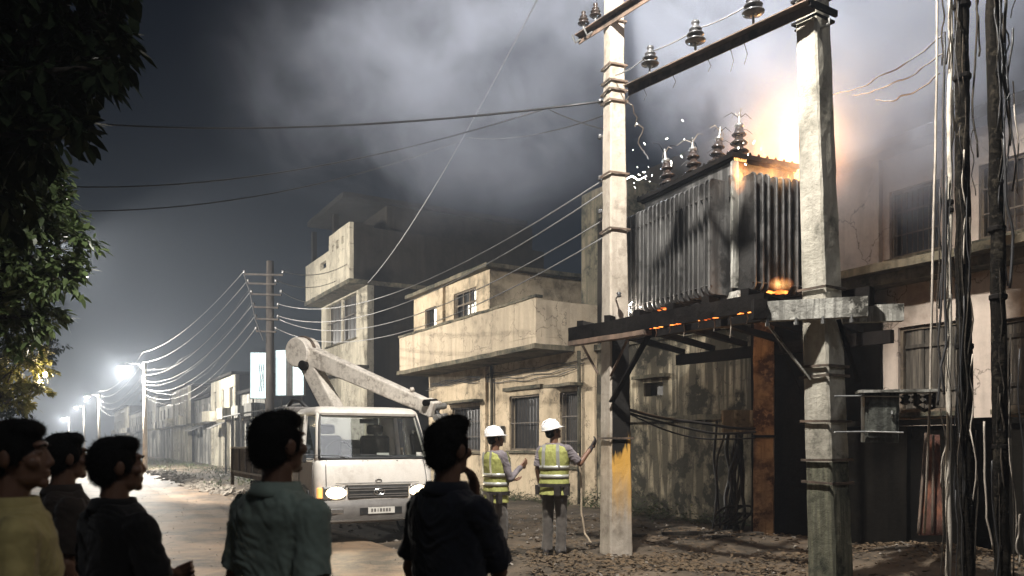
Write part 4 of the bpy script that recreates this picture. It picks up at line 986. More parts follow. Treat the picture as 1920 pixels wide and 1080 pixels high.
side_v = (tip - knee).cross(foot - knee).normalized()
MB().beam(foot + (tip - knee).normalized() * .24 + Vector((0, 0, -.1)), knee.lerp(foot, .25) + (tip - knee).normalized() * .2, .07, .09, side_v).build('lift_cylinder', M['boomwhite'], o, bevel=.01)
ub_ = MB(); ub_.beam(knee, tip, .26, .34, side_v.cross(tip - knee), .20, .22); ub_o = ub_.build('upper_boom', M['boomwhite'], tk, bevel=.025)
MB().lathe([(.25, -.19), (.27, -.17), (.27, .17), (.25, .19), (.11, .19), (.11, .215), (.03, .215)], knee, 24, side_v).build('knuckle', M['boomwhite'], tk)
MB().lathe([(.29, -.03), (.30, -.02), (.30, .02), (.29, .03)], knee, 24, side_v).build('knuckle_guard', M['rustbeam'], tk)
MB().lathe([(.09, -.21), (.09, .21)], knee.lerp(foot, .22), 14, side_v).build('pivot_pin', M['sootdark'], tk)
td = (tip - knee).normalized()
MB().beam(tip - td * .08, tip + td * .16, .26, .27, side_v).build('tip_bracket', M['boomwhite'], ub_o, bevel=.02)
for k, of in enumerate(((-.06, .10), (.10, .05), (.05, -.10))):
    c = tip + td * (.08 + .07 * k) + side_v * of[0] + Vector((0, 0, of[1])); MB().lathe([(.055, -.16), (.055, .16)], c, 12, side_v).build('tip_pin', M['rim' if k else 'sootdark'], ub_o)
MB().tube([tip + td * .15, tip + td * .28 + Vector((0, 0, -.12)), tip + td * .30 + Vector((0, 0, -.42)), tip + td * .2 + Vector((0, 0, -.6))], [.03, .035, .03, .02], 7).build('dangling_hook_line', M['blackplastic'], ub_o)
MB().lathe([(.03, 0), (.045, .03), (.03, .07), (.0, .08)], tip - td * .35 + Vector((0, 0, .13)), 10).build('grease_cap', M['boomwhite'], ub_o, smooth=True)

# ------------------------------------------------------------------ people
def remesh(mb, name, vox, smooth=3, disp=None):
    me = mb.mesh(name + '_raw'); o = bpy.data.objects.new(name + '_raw', me); COL.objects.link(o)
    m = o.modifiers.new('r', 'REMESH'); m.mode = 'VOXEL'; m.voxel_size = vox; m.use_smooth_shade = True
    if smooth:
        s_ = o.modifiers.new('s', 'SMOOTH'); s_.iterations = smooth; s_.factor = .5
    dg = bpy.context.evaluated_depsgraph_get(); dg.update()
    res = bpy.data.meshes.new_from_object(o.evaluated_get(dg)); res.name = name
    bpy.data.objects.remove(o); bpy.data.meshes.remove(me)
    if disp:
        nr = [v.normal.copy() for v in res.vertices]
        for v, n_ in zip(res.vertices, nr): v.co += n_ * disp(v.co)
        res.update()
    for p in res.polygons: p.use_smooth = True
    return res
TOR = [(.88, .150, .105, .0), (.95, .165, .112, -.005), (1.05, .150, .105, .0), (1.15, .155, .108, .004), (1.27, .178, .118, .006), (1.37, .185, .112, 0), (1.43, .165, .092, -.008), (1.475, .095, .068, -.015)]
def torso_at(z):
    for a, b in zip(TOR, TOR[1:]):
        if a[0] <= z <= b[0]:
            t = (z - a[0]) / (b[0] - a[0]); return tuple(a[i] + (b[i] - a[i]) * t for i in range(1, 4))
    return TOR[0][1:] if z < TOR[0][0] else TOR[-1][1:]
def ring(z, rx, ry, cy_, n=28, e=2.4):
    out = []
    for k in range(n):
        q = 2 * math.pi * k / n; c, s_ = math.cos(q), math.sin(q)
        out.append((rx * math.copysign(abs(c) ** (2 / e), c), cy_ + ry * math.copysign(abs(s_) ** (2 / e), s_), z))
    return out
def hand(mb, wrist, fdir, pn, side, curl=.5, L=1.0, grow=0.0):
    """palm, four unequal bent fingers and a thumb off the side of the palm; fdir finger direction, pn palm normal"""
    f = Vector(fdir).normalized(); n_ = Vector(pn); n_ = (n_ - f * n_.dot(f)).normalized(); x = f.cross(n_).normalized() * side
    w_ = Vector(wrist); g = grow
    for k in range(4):
        o = x * (-.028 + .0187 * k) * L
        mb.rc(w_ + f * .015 * L + o * .7, w_ + f * .085 * L + o, .0135 * L + g, .012 * L + g, 8)
    Ls = (.062, .074, .078, .068)
    for k in range(4):
        p = w_ + f * .088 * L + x * (-.031 + .0205 * k) * L; ang = 0.0; seg = Ls[k] * L
        for j, fr in enumerate((.45, .32, .23)):
            ang += curl * (.55, .9, .7)[j]
            dv_ = f * math.cos(ang) + n_ * math.sin(ang); q = p + dv_ * seg * fr * 1.15
            mb.rc(p, q, (.0086 - .0008 * j) * L + g, (.0080 - .0008 * j) * L + g, 8); p = q
    p = w_ + f * .03 * L + x * .030 * L
    for j, (dv_, ln) in enumerate((((f * .55 + x * .75 + n_ * .25), .042), ((f * .85 + x * .35 + n_ * .35 * (1 + curl)), .034), ((f * .95 + n_ * .5 * (1 + curl)), .026))):
        q = p + dv_.normalized() * ln * L; mb.rc(p, q, (.0125 - .0016 * j) * L + g, (.011 - .0016 * j) * L + g, 8); p = q

def person(name_label, x, y, H, yaw, head_yaw, head_pitch, armL, armR, shirt, trouser, group, sleeve='short', vest=False, helmet=False, glove=False, legs=0.0, hs=1.0, vox=.0052, hairseed=1, collar=True, curl=.5, tall_hair=0.0):
    """yaw degrees clockwise from straight away; arms are (elbow, wrist, finger dir, palm normal) in body metres for a 1.75 m figure"""
    k = H / 1.75; z0 = gz(x, y)
    d_, n_s = toS(x, y)
    if -3.2 < n_s < 4.1: z0 = 0.0
    root = Matrix.Translation((x, y, z0)) @ Matrix.Rotation(-R(yaw), 4, 'Z') @ Matrix.Diagonal((k, k, k, 1))
    ident = Matrix.Identity(4)
    piv = Vector((0, -.01, 1.53))
    HM = Matrix.Translation(piv) @ Matrix.Rotation(-R(head_yaw - yaw), 4, 'Z') @ Matrix.Rotation(R(head_pitch), 4, 'X') @ Matrix.Diagonal((hs, hs, hs, 1)) @ Matrix.Translation(-piv)
    # ---- body: one continuous surface
    b = MB()
    b.loft([ring(z, rx * .9, ry * .88, c) for z, rx, ry, c in TOR[:-1]])
    b.rc((0, -.022, 1.44), (0, -.006, 1.57), .058, .056)
    st = legs
    for s_ in (-1, 1):
        hp = Vector((.085 * s_, 0, .92)); kn = Vector((.095 * s_, .03 + st * s_ * .10, .50)); an = Vector((.10 * s_, -.02 + st * s_ * .16, .085))
        b.rc(hp, kn, .085, .055); b.rc(kn, an, .054, .036); b.ell(an + Vector((0, .055, -.045)), (.042, .115, .036))
        sh = Vector((.175 * s_, -.004, 1.40)); el, wr, fd, pn = (armR if s_ > 0 else armL)
        el, wr = Vector(el), Vector(wr)
        b.rc(sh - Vector((.012 * s_, 0, .01)), el, .044, .038); b.rc(el, wr, .039, .026); b.rc(wr, wr + Vector(fd).normalized() * .02, .025, .024)
        hand(b, wr, fd, pn, -s_, curl)
    hb = MB(HM)
    hb.ell((0, -.014, 1.658), (.074, .094, .092)); hb.ell((0, .030, 1.612), (.060, .068, .088)); hb.ell((0, .030, 1.572), (.055, .062, .045))
    hb.ell((0, .078, 1.548), (.026, .020, .020)); hb.rc((0, .088, 1.652), (0, .104, 1.614), .009, .0125); hb.ell((0, .097, 1.607), (.018, .012, .010))
    hb.ell((0, .078, 1.672), (.054, .018, .013)); hb.ell((0, .092, 1.583), (.024, .011, .007)); hb.ell((0, .090, 1.571), (.021, .012, .008))
    for s_ in (-1, 1):
        hb.ell((.046 * s_, .062, 1.617), (.024, .024, .022)); hb.ell((.075 * s_, -.010, 1.628), (.010, .020, .030), Euler((R(-8), R(8 * s_), R(-18 * s_))).to_matrix())
        hb.ell((.031 * s_, .078, 1.646), (.014, .011, .009))
    b.add(hb.v, hb.f)
    bm_ = remesh(b, 'person', vox, 2)
    bm_.materials.append(M['skin'])
    bm_.transform(Matrix.Identity(4))
    o = bpy.data.objects.new('person', bm_); COL.objects.link(o); o.matrix_world = root; RM[o.name] = root
    tag(o, name_label, 'person', group)
    def child(me, nm, mat, par=o):
        me.materials.append(mat); c = bpy.data.objects.new(nm, me); COL.objects.link(c); c.parent = par; RM[c.name] = root; return c
    rs = random.Random(hairseed)
    sd = Vector((hairseed * 3.3, hairseed * 1.9, 0))
    def fold(a, fx=7, fz=2.2):
        def f(c):
            q = Vector((c.x * fx, c.y * fx, c.z * fz)) + sd
            w_ = noise.noise(Vector((c.x * 5, c.y * 5, c.z * 4)) + sd); return a * (noise.noise(q) + .5 * noise.noise(Vector((c.x * 15, c.y * 15, c.z * 9)) + sd) + .9 * (abs(noise.noise(Vector((c.x * 11 + 3 * w_, c.y * 11, c.z * 15 + 9 * c.x + 5 * w_)) + sd)) - .25) + .35 * (abs(noise.noise(Vector((c.x * 26 + 4 * w_, c.y * 26, c.z * 30 + 20 * c.x)) + sd)) - .25))
        return f
    # ---- hair
    hm_ = MB(HM)
    if not helmet or True:
        hm_.ell((0, -.018, 1.665), (.080, .098, .094)); hm_.ell((0, -.046, 1.615), (.070, .064, .060)); hm_.ell((0, .030, 1.722), (.070, .062, .040 + tall_hair))
        for s_ in (-1, 1): hm_.ell((.069 * s_, .020, 1.652), (.013, .022, .042))
        if tall_hair: hm_.ell((.02, .05, 1.742), (.05, .05, .032))
    inv = HM.inverted()
    hme = remesh(hm_, 'hair', .007, 1, lambda c: .0045 * noise.noise(c * 22 + sd) + .003 * noise.noise(c * 60 + sd))
    bmh = bmesh.new(); bmh.from_mesh(hme)
    # short tufts for a ragged outline
    fcs = [f_ for f_ in bmh.faces]
    nt_ = 4200 if not helmet else 300
    for f_ in rs.sample(fcs, min(nt_, len(fcs))):
        c = f_.calc_center_median(); n0 = f_.normal.copy(); cl = inv @ c
        up_ = (HM.to_3x3() @ Vector((rs.uniform(-.5, .5), rs.uniform(-.7, .4), rs.uniform(-1.1, .2))))
        dr = (n0 * .32 + up_ * .8).normalized(); ln = rs.uniform(.010, .024); t_ = n0.cross(dr)
        if t_.length < 1e-3: continue
        t_.normalize()
        v1 = bmh.verts.new(c - t_ * .0016 - n0 * .003); v2 = bmh.verts.new(c + t_ * .0016 - n0 * .003); v3 = bmh.verts.new(c + dr * ln)
        bmh.faces.new((v1, v2, v3))
    bmh.to_mesh(hme); bmh.free()
    child(hme, 'hair', M['hair'])
    for s_ in (-1, 1):
        e = MB(HM); e.ell((.031 * s_, .0805, 1.646), (.009, .0065, .0045), n=10, m=6); ex = child(e.mesh('eye'), 'eye', M['eye'])
        e = MB(HM); e.ell((.031 * s_, .0858, 1.646), (.0045, .0022, .0042), n=8, m=6); child(e.mesh('iris'), 'iris', M['hair'], ex)
    for s_ in (-1, 1):
        br = MB(HM); br.tube([(.014 * s_, .0955, 1.667), (.030 * s_, .0965, 1.672), (.050 * s_, .084, 1.667)], [.004, .0045, .002], 6)
        child(br.mesh('eyebrow'), 'eyebrow', M['hair'])
    # ---- shirt
    c = MB(); gsz = .016
    rings = [ring(.80, .178, .128, -.004)] + [ring(z, rx + gsz, ry + gsz + (.010 if .9 < z < 1.2 else 0), cc) for z, rx, ry, cc in TOR[:-1]] + [ring(1.478, .100, .088, -.015)]
    c.loft(rings)
    for s_ in (-1, 1):
        sh = Vector((.172 * s_, -.004, 1.395)); el, wr = [Vector(q) for q in (armR if s_ > 0 else armL)[:2]]
        if sleeve == 'long':
            c.rc(sh, el, .072, .055, 14); c.rc(el, el.lerp(wr, .92), .054, .038, 14)
        else:
            en = sh.lerp(el, .86); tn = (en - sh).normalized()
            c.tube([sh - tn * .05, sh, sh.lerp(en, .5), en], [.045, .073, .068, .069], 16)
    if collar: c.tube([(0, -.020, 1.435), (0, -.016, 1.475), (0, -.012, 1.498)], [.083, .074, .070], 18)
    sme = remesh(c, 'shirt', .0065, 4, fold(.0125))
    shirt_o = child(sme, 'shirt', M[shirt])
    if collar:
        cl = MB()
        cl.loft([[(x_ * 1.0, y_, z_) for (x_, y_, z_) in ring(1.505, .076, .078, -.014)], ring(1.475, .089, .090, -.016), ring(1.455, .097, .096, -.018)], cap=False)
        cme = cl.mesh('collar')
        for p in cme.polygons: p.use_smooth = True
        co_ = child(cme, 'collar', M[shirt], shirt_o); sm = co_.modifiers.new('t', 'SOLIDIFY'); sm.thickness = .004
    # ---- trousers, shoes
    c = MB(); c.loft([ring(.84, .150, .118, 0), ring(.90, .172, .124, 0), ring(.97, .176, .124, -.004), ring(1.0, .170, .120, 0)])
    for s_ in (-1, 1):
        hp = Vector((.087 * s_, 0, .90)); kn = Vector((.097 * s_, .028 + st * s_ * .10, .50)); an = Vector((.102 * s_, -.018 + st * s_ * .16, .06))
        c.rc(hp, kn, .094, .073, 14); c.tube([kn + Vector((0, 0, .06)), kn, kn.lerp(an, .6), an], [.066, .073, .068, .076], 14)
    child(remesh(c, 'trousers', .0085, 3, fold(.008, 6, 5)), 'trousers', M[trouser])
    for s_ in (-1, 1):
        an = Vector((.10 * s_, -.02 + st * s_ * .16, .085))
        c = MB(); c.ell(an + Vector((0, .065, -.042)), (.050, .135, .044)); c.ell(an + Vector((0, -.03, -.035)), (.046, .06, .06)); c.box(an.x - .042, an.x + .042, an.y - .08, an.y + .17, .0, .022)
        child(remesh(c, 'shoe', .008, 2), 'shoe', M['shoe'])
    if vest:
        c = MB(); g2 = .034
        c.loft([ring(.80, .200, .150, -.004)] + [ring(z, rx + g2 + (.004 if z < 1.2 else 0), ry + g2, cc) for z, rx, ry, cc in TOR[:-2]] + [ring(1.43, .178, .118, -.008), ring(1.465, .112, .094, -.014)])
        vo_ = child(remesh(c, 'vest', .008, 4, fold(.0055)), 'vest', M['vest'])
        for zb in (1.02, 1.135):
            rg = []
            for dz in (0, .05):
                rx, ry, cc = torso_at(zb + dz); rg.append(ring(zb + dz, rx + g2 + .010, ry + g2 + .009, cc, 36))
            c = MB(); c.loft(rg, cap=False); m_ = c.mesh('reflective_strip')
            for p in m_.polygons: p.use_smooth = True
            child(m_, 'reflective_strip', M['strip'], vo_).modifiers.new('t', 'SOLIDIFY').thickness = .003
        for s_ in (-1, 1):
            for fb in (-1, 1):
                ptsA = []; 
                for i in range(8):
                    z = 1.17 + .29 * i / 7; rx, ry, cc = torso_at(min(z, 1.44)); xx = .105 * s_ - .012 * s_ * (i / 7)
                    q = max(0.0, 1 - (abs(xx) / (rx + g2)) ** 2.4) ** (1 / 2.4)
                    ptsA.append((xx, cc + fb * ((ry + g2) * q + .012), z))
                c = MB()
                for p, q in zip(ptsA, ptsA[1:]): 
                    c.add([(p[0]-.023, p[1], p[2]), (p[0]+.023, p[1], p[2]), (q[0]+.023, q[1], q[2]), (q[0]-.023, q[1], q[2])], [(0, 1, 2, 3)])
                child(c.mesh('reflective_strip'), 'reflective_strip', M['strip'], vo_).modifiers.new('t', 'SOLIDIFY').thickness = .003
    if vest:
        c = MB(); c.loft([ring(.905, .212, .160, -.004, 36), ring(.950, .214, .162, -.004, 36)], cap=False); tb_ = child(c.mesh('tool_belt'), 'tool_belt', M['shoe']); tb_.modifiers.new('t', 'SOLIDIFY').thickness = .005
        for (x_, y_) in ((.19, -.07), (-.20, -.04), (.10, -.15)):
            c = MB(); c.rough(x_ - .04, x_ + .04, y_ - .03, y_ + .03, .80, .93, .04, .008, x_ * 9); child(c.mesh('pouch'), 'pouch', M['shoe'], tb_)
    if helmet:
        c = MB(HM); pr = []
        for i in range(10):
            q = math.pi / 2 * i / 9; pr.append((math.cos(q), math.sin(q)))
        rgs = []
        for r_, z_ in [(1.05, -.12), (1.0, 0)] + pr[1:]:
            rgs.append([(.108 * r_ * math.cos(2*math.pi*j/28), -.012 + .132 * r_ * math.sin(2*math.pi*j/28), 1.680 + .118 * z_) for j in range(28)])
        c.loft(rgs)
        hme = c.mesh('hard_hat')
        for p in hme.polygons: p.use_smooth = True
        ho = child(hme, 'hard_hat', M['helmet'])
        c = MB(HM)
        rg1, rg2, rg3 = [], [], []
        for j in range(28):
            q = 2*math.pi*j/28; fr = max(0, math.sin(q)) ** 2
            rg1.append((.107*math.cos(q), -.012+.131*math.sin(q), 1.683)); rg2.append(((.118+.006*fr)*math.cos(q), -.012+(.142+.058*fr)*math.sin(q), 1.672-.012*fr)); rg3.append((.105*math.cos(q), -.012+.129*math.sin(q), 1.668))
        c.loft([rg1, rg2, rg3], cap=False); bme = c.mesh('brim')
        for p in bme.polygons: p.use_smooth = True
        child(bme, 'brim', M['helmet'], ho)
        c = MB(HM); c.tube([(0, -.142 + .0, 1.70), (0, -.135, 1.745), (0, -.10, 1.785), (0, -.01, 1.803), (0, .08, 1.775)], [.006, .010, .011, .011, .006], 8)
        child(c.mesh('ridge'), 'ridge', M['helmet'], ho)
        c = MB(HM)
        c.tube([(.082, .02, 1.67), (.074, .03, 1.60), (.035, .06, 1.545), (0, .07, 1.53), (-.035, .06, 1.545), (-.074, .03, 1.60), (-.082, .02, 1.67)], .004, 6)
        child(c.mesh('chin_strap'), 'chin_strap', M['ink'], ho)
    if glove:
        c = MB(); wr, fd, pn = armR[1:]; hand(c, wr, fd, pn, -1, curl, 1.04, .002); c.rc(Vector(wr) - Vector(fd).normalized() * .05, wr, .034, .030)
        child(remesh(c, 'glove', .0045, 2), 'glove', M['glove'])
    return o
DOWNL = ((-.222, -.03, 1.13), (-.215, .05, .89), (0, .15, -1), (1, 0, 0))
DOWNR = ((.222, -.03, 1.13), (.215, .05, .89), (0, .15, -1), (-1, 0, 0))
on_g = 'onlookers with their backs to the camera'
person('man in pale yellow shirt in profile at the far left', -1.50, 2.42, 1.555, 55, 74, 2, DOWNL, DOWNR, 'sh_yellow', 'trouserdark', on_g, hairseed=1, sleeve='short', hs=1.04)
person('man in dark brown shirt half hidden behind two others on the left', -1.98, 3.55, 1.53, 52, 38, 2, DOWNL, DOWNR, 'sh_brown', 'trouserdark', on_g, hairseed=2, hs=1.03)
FOLDL = ((-.25, .02, 1.14), (.06, .235, 1.16), (1, .1, .25), (0, -1, 0))
FOLDR = ((.27, .03, 1.14), (-.05, .245, 1.20), (-1, .1, .1), (0, -1, 0))
person('man in black shirt with folded arms, third from the left', -1.44, 2.92, 1.51, 36, 48, 2, FOLDL, FOLDR, 'sh_black', 'trouserdark', on_g, hairseed=3, hs=1.03)
person('man in grey green shirt standing in front of the truck cab', -.79, 2.72, 1.59, 34, 32, 4, DOWNL, DOWNR, 'sh_green', 'trouserdark', on_g, hairseed=4, hs=1.05)
CHINR = ((.14, .15, 1.13), (-.02, .165, 1.41), (-.05, -.1, 1), (-.2, -1, 0))
person('man in dark navy shirt with one hand raised to his face', -.235, 3.0, 1.575, 46, 34, 4, DOWNL, CHINR, 'sh_navy', 'trouserdark', on_g, hairseed=5, hs=1.03, tall_hair=.012, curl=.45)
wk = 'workers in helmets and yellow vests'
REACH = ((.21, .09, 1.12), (.16, .28, 1.26), (0, .8, .6), (-1, 0, .3))
ARMW1 = ((-.21, .08, 1.13), (-.10, .28, 1.08), (.3, 1, 0), (0, 0, 1))
person('worker with arms held forward, the one nearer the truck', -.20, 9.95, 1.66, 58, 72, 4, ARMW1, REACH, 'sh_grey', 'trouser', wk, sleeve='long', vest=True, helmet=True, hairseed=6, legs=.15, collar=False)
UP = ((.33, .08, 1.21), (.43, .27, 1.42), (.35, .5, .75), (-.5, .4, .5))
person('worker reaching a gloved hand towards the left pole', .54, 10.25, 1.70, 22, 66, 14, DOWNL, UP, 'sh_grey', 'trouser', wk, sleeve='short', vest=True, helmet=True, glove=True, hairseed=7, legs=-.12, collar=False)

# ------------------------------------------------------------------ dark wooden pole beside the signs
mp = thing('utility_pole', 'dark wooden pole with stepped cross arms beside the truck boom', 'utility pole', P(506, 830, 27.0) * 1, 0)
mpc = P(506, 830, 27.0); mpc.z = 0
def mpv(dx, z, dy=0): return Vector((mpc.x + dx, mpc.y + dy, z))
ztop = P(506, 490, 27.0).z
MB().tube([mpv(0, -.1), mpv(.0, 3), mpv(.01, ztop)], [.16, .145, .125], 12).build('shaft', M['darkpole'], mp, smooth=True)
MPEND = []
for k, (py, xl, xr) in enumerate(((516, 461, 533), (533, 468, 520), (553, 474, 530), (577, 478, 524), (599, 482, 524), (622, 483, 520))):
    z = P(506, py, 27.0).z; a = (xl - 506) / F * 27; b = (xr - 506) / F * 27
    arm = MB().beam(mpv(a, z, -.15), mpv(b, z - .03, -.15), .07, .06).build('cross_arm', M['darkpole'], mp)
    for e in (a, b): MB().lathe([(.02, 0), (.06, .02), (.04, .06), (.06, .09), (.02, .12)], mpv(e, z + .03, -.15), 8).build('insulator', M['porcelain2'], arm, smooth=True)
    MPEND.append((mpv(a, z + .12, -.15), mpv(b, z + .10, -.15)))
MB().tube([mpv((461-506)/F*27, P(0, 516, 27).z, -.2), mpv((473-506)/F*27, P(0, 553, 27).z, -.2), mpv((482-506)/F*27, P(0, 600, 27).z, -.2), mpv(-.15, P(0, 640, 27).z, -.2)], .02, 6).build('jumper_wire', M['wireblack'], mp)

# ------------------------------------------------------------------ street lamps: the row down the street, and two assumed ones added for light
def street_lamp(label, base, head, power, col, rad=.14, mat='lamp', group='street lamps along the road', pr=(.11, .075), aim=None):
    b = Vector(base); h_ = Vector(head); t = thing('street_lamp', label, 'street lamp', b, 0, group)
    MB().tube([b + Vector((0, 0, -.1)), b + Vector((0, 0, h_.z * .5)), b + Vector((0, 0, h_.z + .25))], [pr[0], pr[0] * .85, pr[1]], 10).build('pole', M['pole'], t, smooth=True)
    top = b + Vector((0, 0, h_.z + .05)); dv_ = (h_ - top); dv_.z = 0
    MB().tube([top - Vector((0, 0, .3)), top + dv_ * .3 + Vector((0, 0, .12)), top + dv_ * .85 + Vector((0, 0, .16)), Vector((h_.x, h_.y, h_.z + .12))], .03, 8).build('arm', M['steel'], t, smooth=True)
    dn = dv_.normalized()
    hd = MB().loft([[tuple(h_ + dn * (math.cos(q*math.pi/6) * r_ * 1.9) + Vector((-dn.y, dn.x, 0)) * (math.sin(q*math.pi/6) * r_) + Vector((0, 0, z_))) for q in range(12)] for r_, z_ in ((.15, .015), (.17, .05), (.13, .13), (.05, .17))]).build('housing', M['tin'], t, smooth=True, fix=True)
    MB().ell(h_ + Vector((0, 0, -.02)), (.20 if rad > .1 else .14, .20 if rad > .1 else .14, .06), n=14, m=8).build('lamp_glass', M[mat], t, smooth=True)
    ld = bpy.data.lights.new('lamp_light', 'SPOT' if aim else 'POINT'); ld.energy = power; ld.color = col; ld.shadow_soft_size = rad
    if aim: ld.spot_size = R(112); ld.spot_blend = .35
    lo_ = bpy.data.objects.new('lamp_light', ld); COL.objects.link(lo_); lo_.parent = t; lo_.matrix_local = Matrix.Translation(Vector((h_.x, h_.y, h_.z - .28)) - b)
    if aim: lo_.matrix_local = Matrix.Translation(Vector((h_.x, h_.y, h_.z - .28)) - b) @ (h_ - Vector(aim)).to_track_quat('Z', 'Y').to_matrix().to_4x4()
    return t
ASSUMED_LAMP = Vector((0.2, 6.1, 9.5))
kd, kn_ = toS(ASSUMED_LAMP.x, ASSUMED_LAMP.y)
street_lamp('assumed tall street lamp, added out of view over the crowd from the right roadside as key light', W(1.5, 4.8, 0), ASSUMED_LAMP, 7600, (1.0, .95, .88), .16, aim=(1.7, 12.5, 2.6))  # assumed lamp, unseen; added and aimed as key light on poles and truck
street_lamp('assumed street lamp shining through the leaves of the green roadside tree, added to light the houses', W(24.5, -3.9, 0), W(24.5, -.35, 7.0), 10500, (1.0, .93, .83), .16, aim=W(25, 10.5, 3.6))  # assumed lamp hidden by the tree, added to light the house fronts
def far_lamp(label, px_pole, px_lamp, py_lamp, Y, power, col=(1.0, .94, .84)):
    b = P(px_pole, 830, Y); b.z = 0.02; hd = P(px_lamp, py_lamp, Y - .3)
    return street_lamp(label, b, hd, power, col, .12, pr=(.13, .10))
fl = far_lamp('nearest glowing street lamp on a pale pole in the haze', 272, 231, 688, 44, 12000)
FP = P(272, 830, 44); FP.z = 0
far_lamp('second glowing street lamp down the hazy street', 186, 163, 744, 74, 5500)
far_lamp('third glowing street lamp down the hazy street', 158, 143, 764, 104, 6000)
far_lamp('farthest glowing street lamp at the end of the street', 130, 118, 785, 150, 14000)
# bare warm bulbs in the roadside tree
for k, (px, py, Y) in enumerate(((84, 702, 19.0), (76, 717, 19.6))):
    c = P(px, py, Y)
    t = thing('hanging_bulb', ['upper bare bulb glowing among the roadside leaves', 'lower bare bulb glowing among the roadside leaves'][k], 'lamp', c, 0, 'bulbs hung in the tree')
    MB().ell(c, (.055, .055, .07), n=12, m=8).build('bulb', M['lampwarm'], t, smooth=True)
    MB().lathe([(.03, .06), (.03, .13), (.012, .14)], c, 8).build('holder', M['blackplastic'], t)
    MB().tube([c + Vector((0, 0, .13)), c + Vector((.05, .02, .8)), c + Vector((-.3, .3, 1.6))], .008, 5).build('flex', M['wireblack'], t)
    ld = bpy.data.lights.new('bulb_light', 'POINT'); ld.energy = 45; ld.color = (1, .78, .42); ld.shadow_soft_size = .06
    lo_ = bpy.data.objects.new('bulb_light', ld); COL.objects.link(lo_); lo_.parent = t; lo_.location = (0, -.12, 0)

# ------------------------------------------------------------------ overhead wires
def wire(a, b, sag, r_, mat, label, group, wob=0.0, n=22):
    a, b = Vector(a), Vector(b); pts = []
    for i in range(n + 1):
        u = i / n; p = a.lerp(b, u); p.z -= sag * 4 * u * (1 - u)
        if wob: p += noise.noise_vector(Vector((u * 9, label.__len__() * .7, sag * 5))) * wob
        pts.append(p)
    return tag(MB().tube(pts, r_, 5).build('overhead_wire', M[mat], None, smooth=True), label, 'wire', group)
ow = 'wires over the street'
wire(P(-60, 206, 15), LPM @ Vector((-.16, -.1, 6.0)), .35, .016, 'wireblack', 'top black cable crossing the sky from the trees to the left pole', ow)
wire(P(-40, 338, 16), P(1025, 203, 12.5), .55, .014, 'wireblack', 'middle cable rising across the dark sky behind the left pole', ow)
wire(P(1025, 203, 12.5), LPM @ Vector((-.12, .1, 5.6)), .04, .010, 'wireblack', 'short slack tail where the middle cable meets the left pole', ow)
wire(P(-20, 388, 17), P(880, 258, 17), .6, .014, 'wireblack', 'lowest sagging cable across the sky from the trees', ow)
wire(P(880, 258, 17), LPM @ Vector((-.14, .1, 5.9)), .15, .010, 'wireblack', 'continuation of the lowest sky cable up to the left pole', ow)
wire(P(690, 530, 30.0), q1 + Vector((-.10, 0, 1.45)), .45, .014, 'wire', 'pale wire climbing steeply from the tall house to the left pole top', ow)
er = MPEND
g2_ = 'wires from the dark pole to the left pole'
wire(er[3][1], LPM @ Vector((-.19, -.05, 5.0)), .75, .010, 'wire', 'upper pale wire from the dark pole past the balcony to the left pole', g2_)
wire(er[4][1], LPM @ Vector((-.19, -.02, 4.86)), .80, .010, 'wire', 'second pale wire running close under the upper balcony wire', g2_)
wire(er[4][1] + Vector((0, .2, -.1)), LPM @ Vector((-.19, .0, 4.5)), .85, .009, 'wire', 'third pale wire in front of the balcony house', g2_)
wire(er[5][1], LPM @ Vector((-.19, .05, 4.3)), .9, .009, 'wire', 'lowest pale wire in front of the balcony house', g2_)
g3_ = 'wires from the dark pole down the street'
fz = [FP + Vector((-.05, -.15, z)) for z in (6.45, 5.9, 5.2, 4.9, 4.5, 4.2)]
for k in range(6):
    wire(er[k][0], fz[k], .5 + .13 * k, .008, 'wire', ['highest', 'second highest', 'third', 'fourth', 'fifth', 'lowest'][k] + ' of the pale wires sagging from the dark pole down the street', g3_)
for k in range(4):
    wire(er[k + 1][0] + Vector((-.05, .3, -.25)), fz[k + 1] + Vector((0, .2, -.4)), .85 + .2 * k, .006, 'wireblack', ['slack thin wire looping lowest over the shop roofs', 'slack thin wire second from the bottom over the shop roofs', 'slack thin wire third from the bottom over the shop roofs', 'slack thin wire highest over the shop roofs'][k], g3_, .12)
p2 = P(186, 830, 74); p2.z = 0
for k in range(5):
    wire(fz[k], p2 + Vector((0, -.15, 6.3 - .35 * k)), .7 + .12 * k, .012, 'wireblack', ['first', 'second', 'third', 'fourth', 'fifth'][k] + ' wire from the top between the two nearest hazy street lamps', 'wires between hazy lamp poles')
g4_ = 'wires passing the tall house'
for k in range(3):
    wire(er[k][1], W(29.6 + k * 1.3, 9.7, [8.3, 7.9, 7.4][k]), .25, .014, 'wire', ['top', 'middle', 'bottom'][k] + ' thin wire from the dark pole to the tall house balcony', g4_)
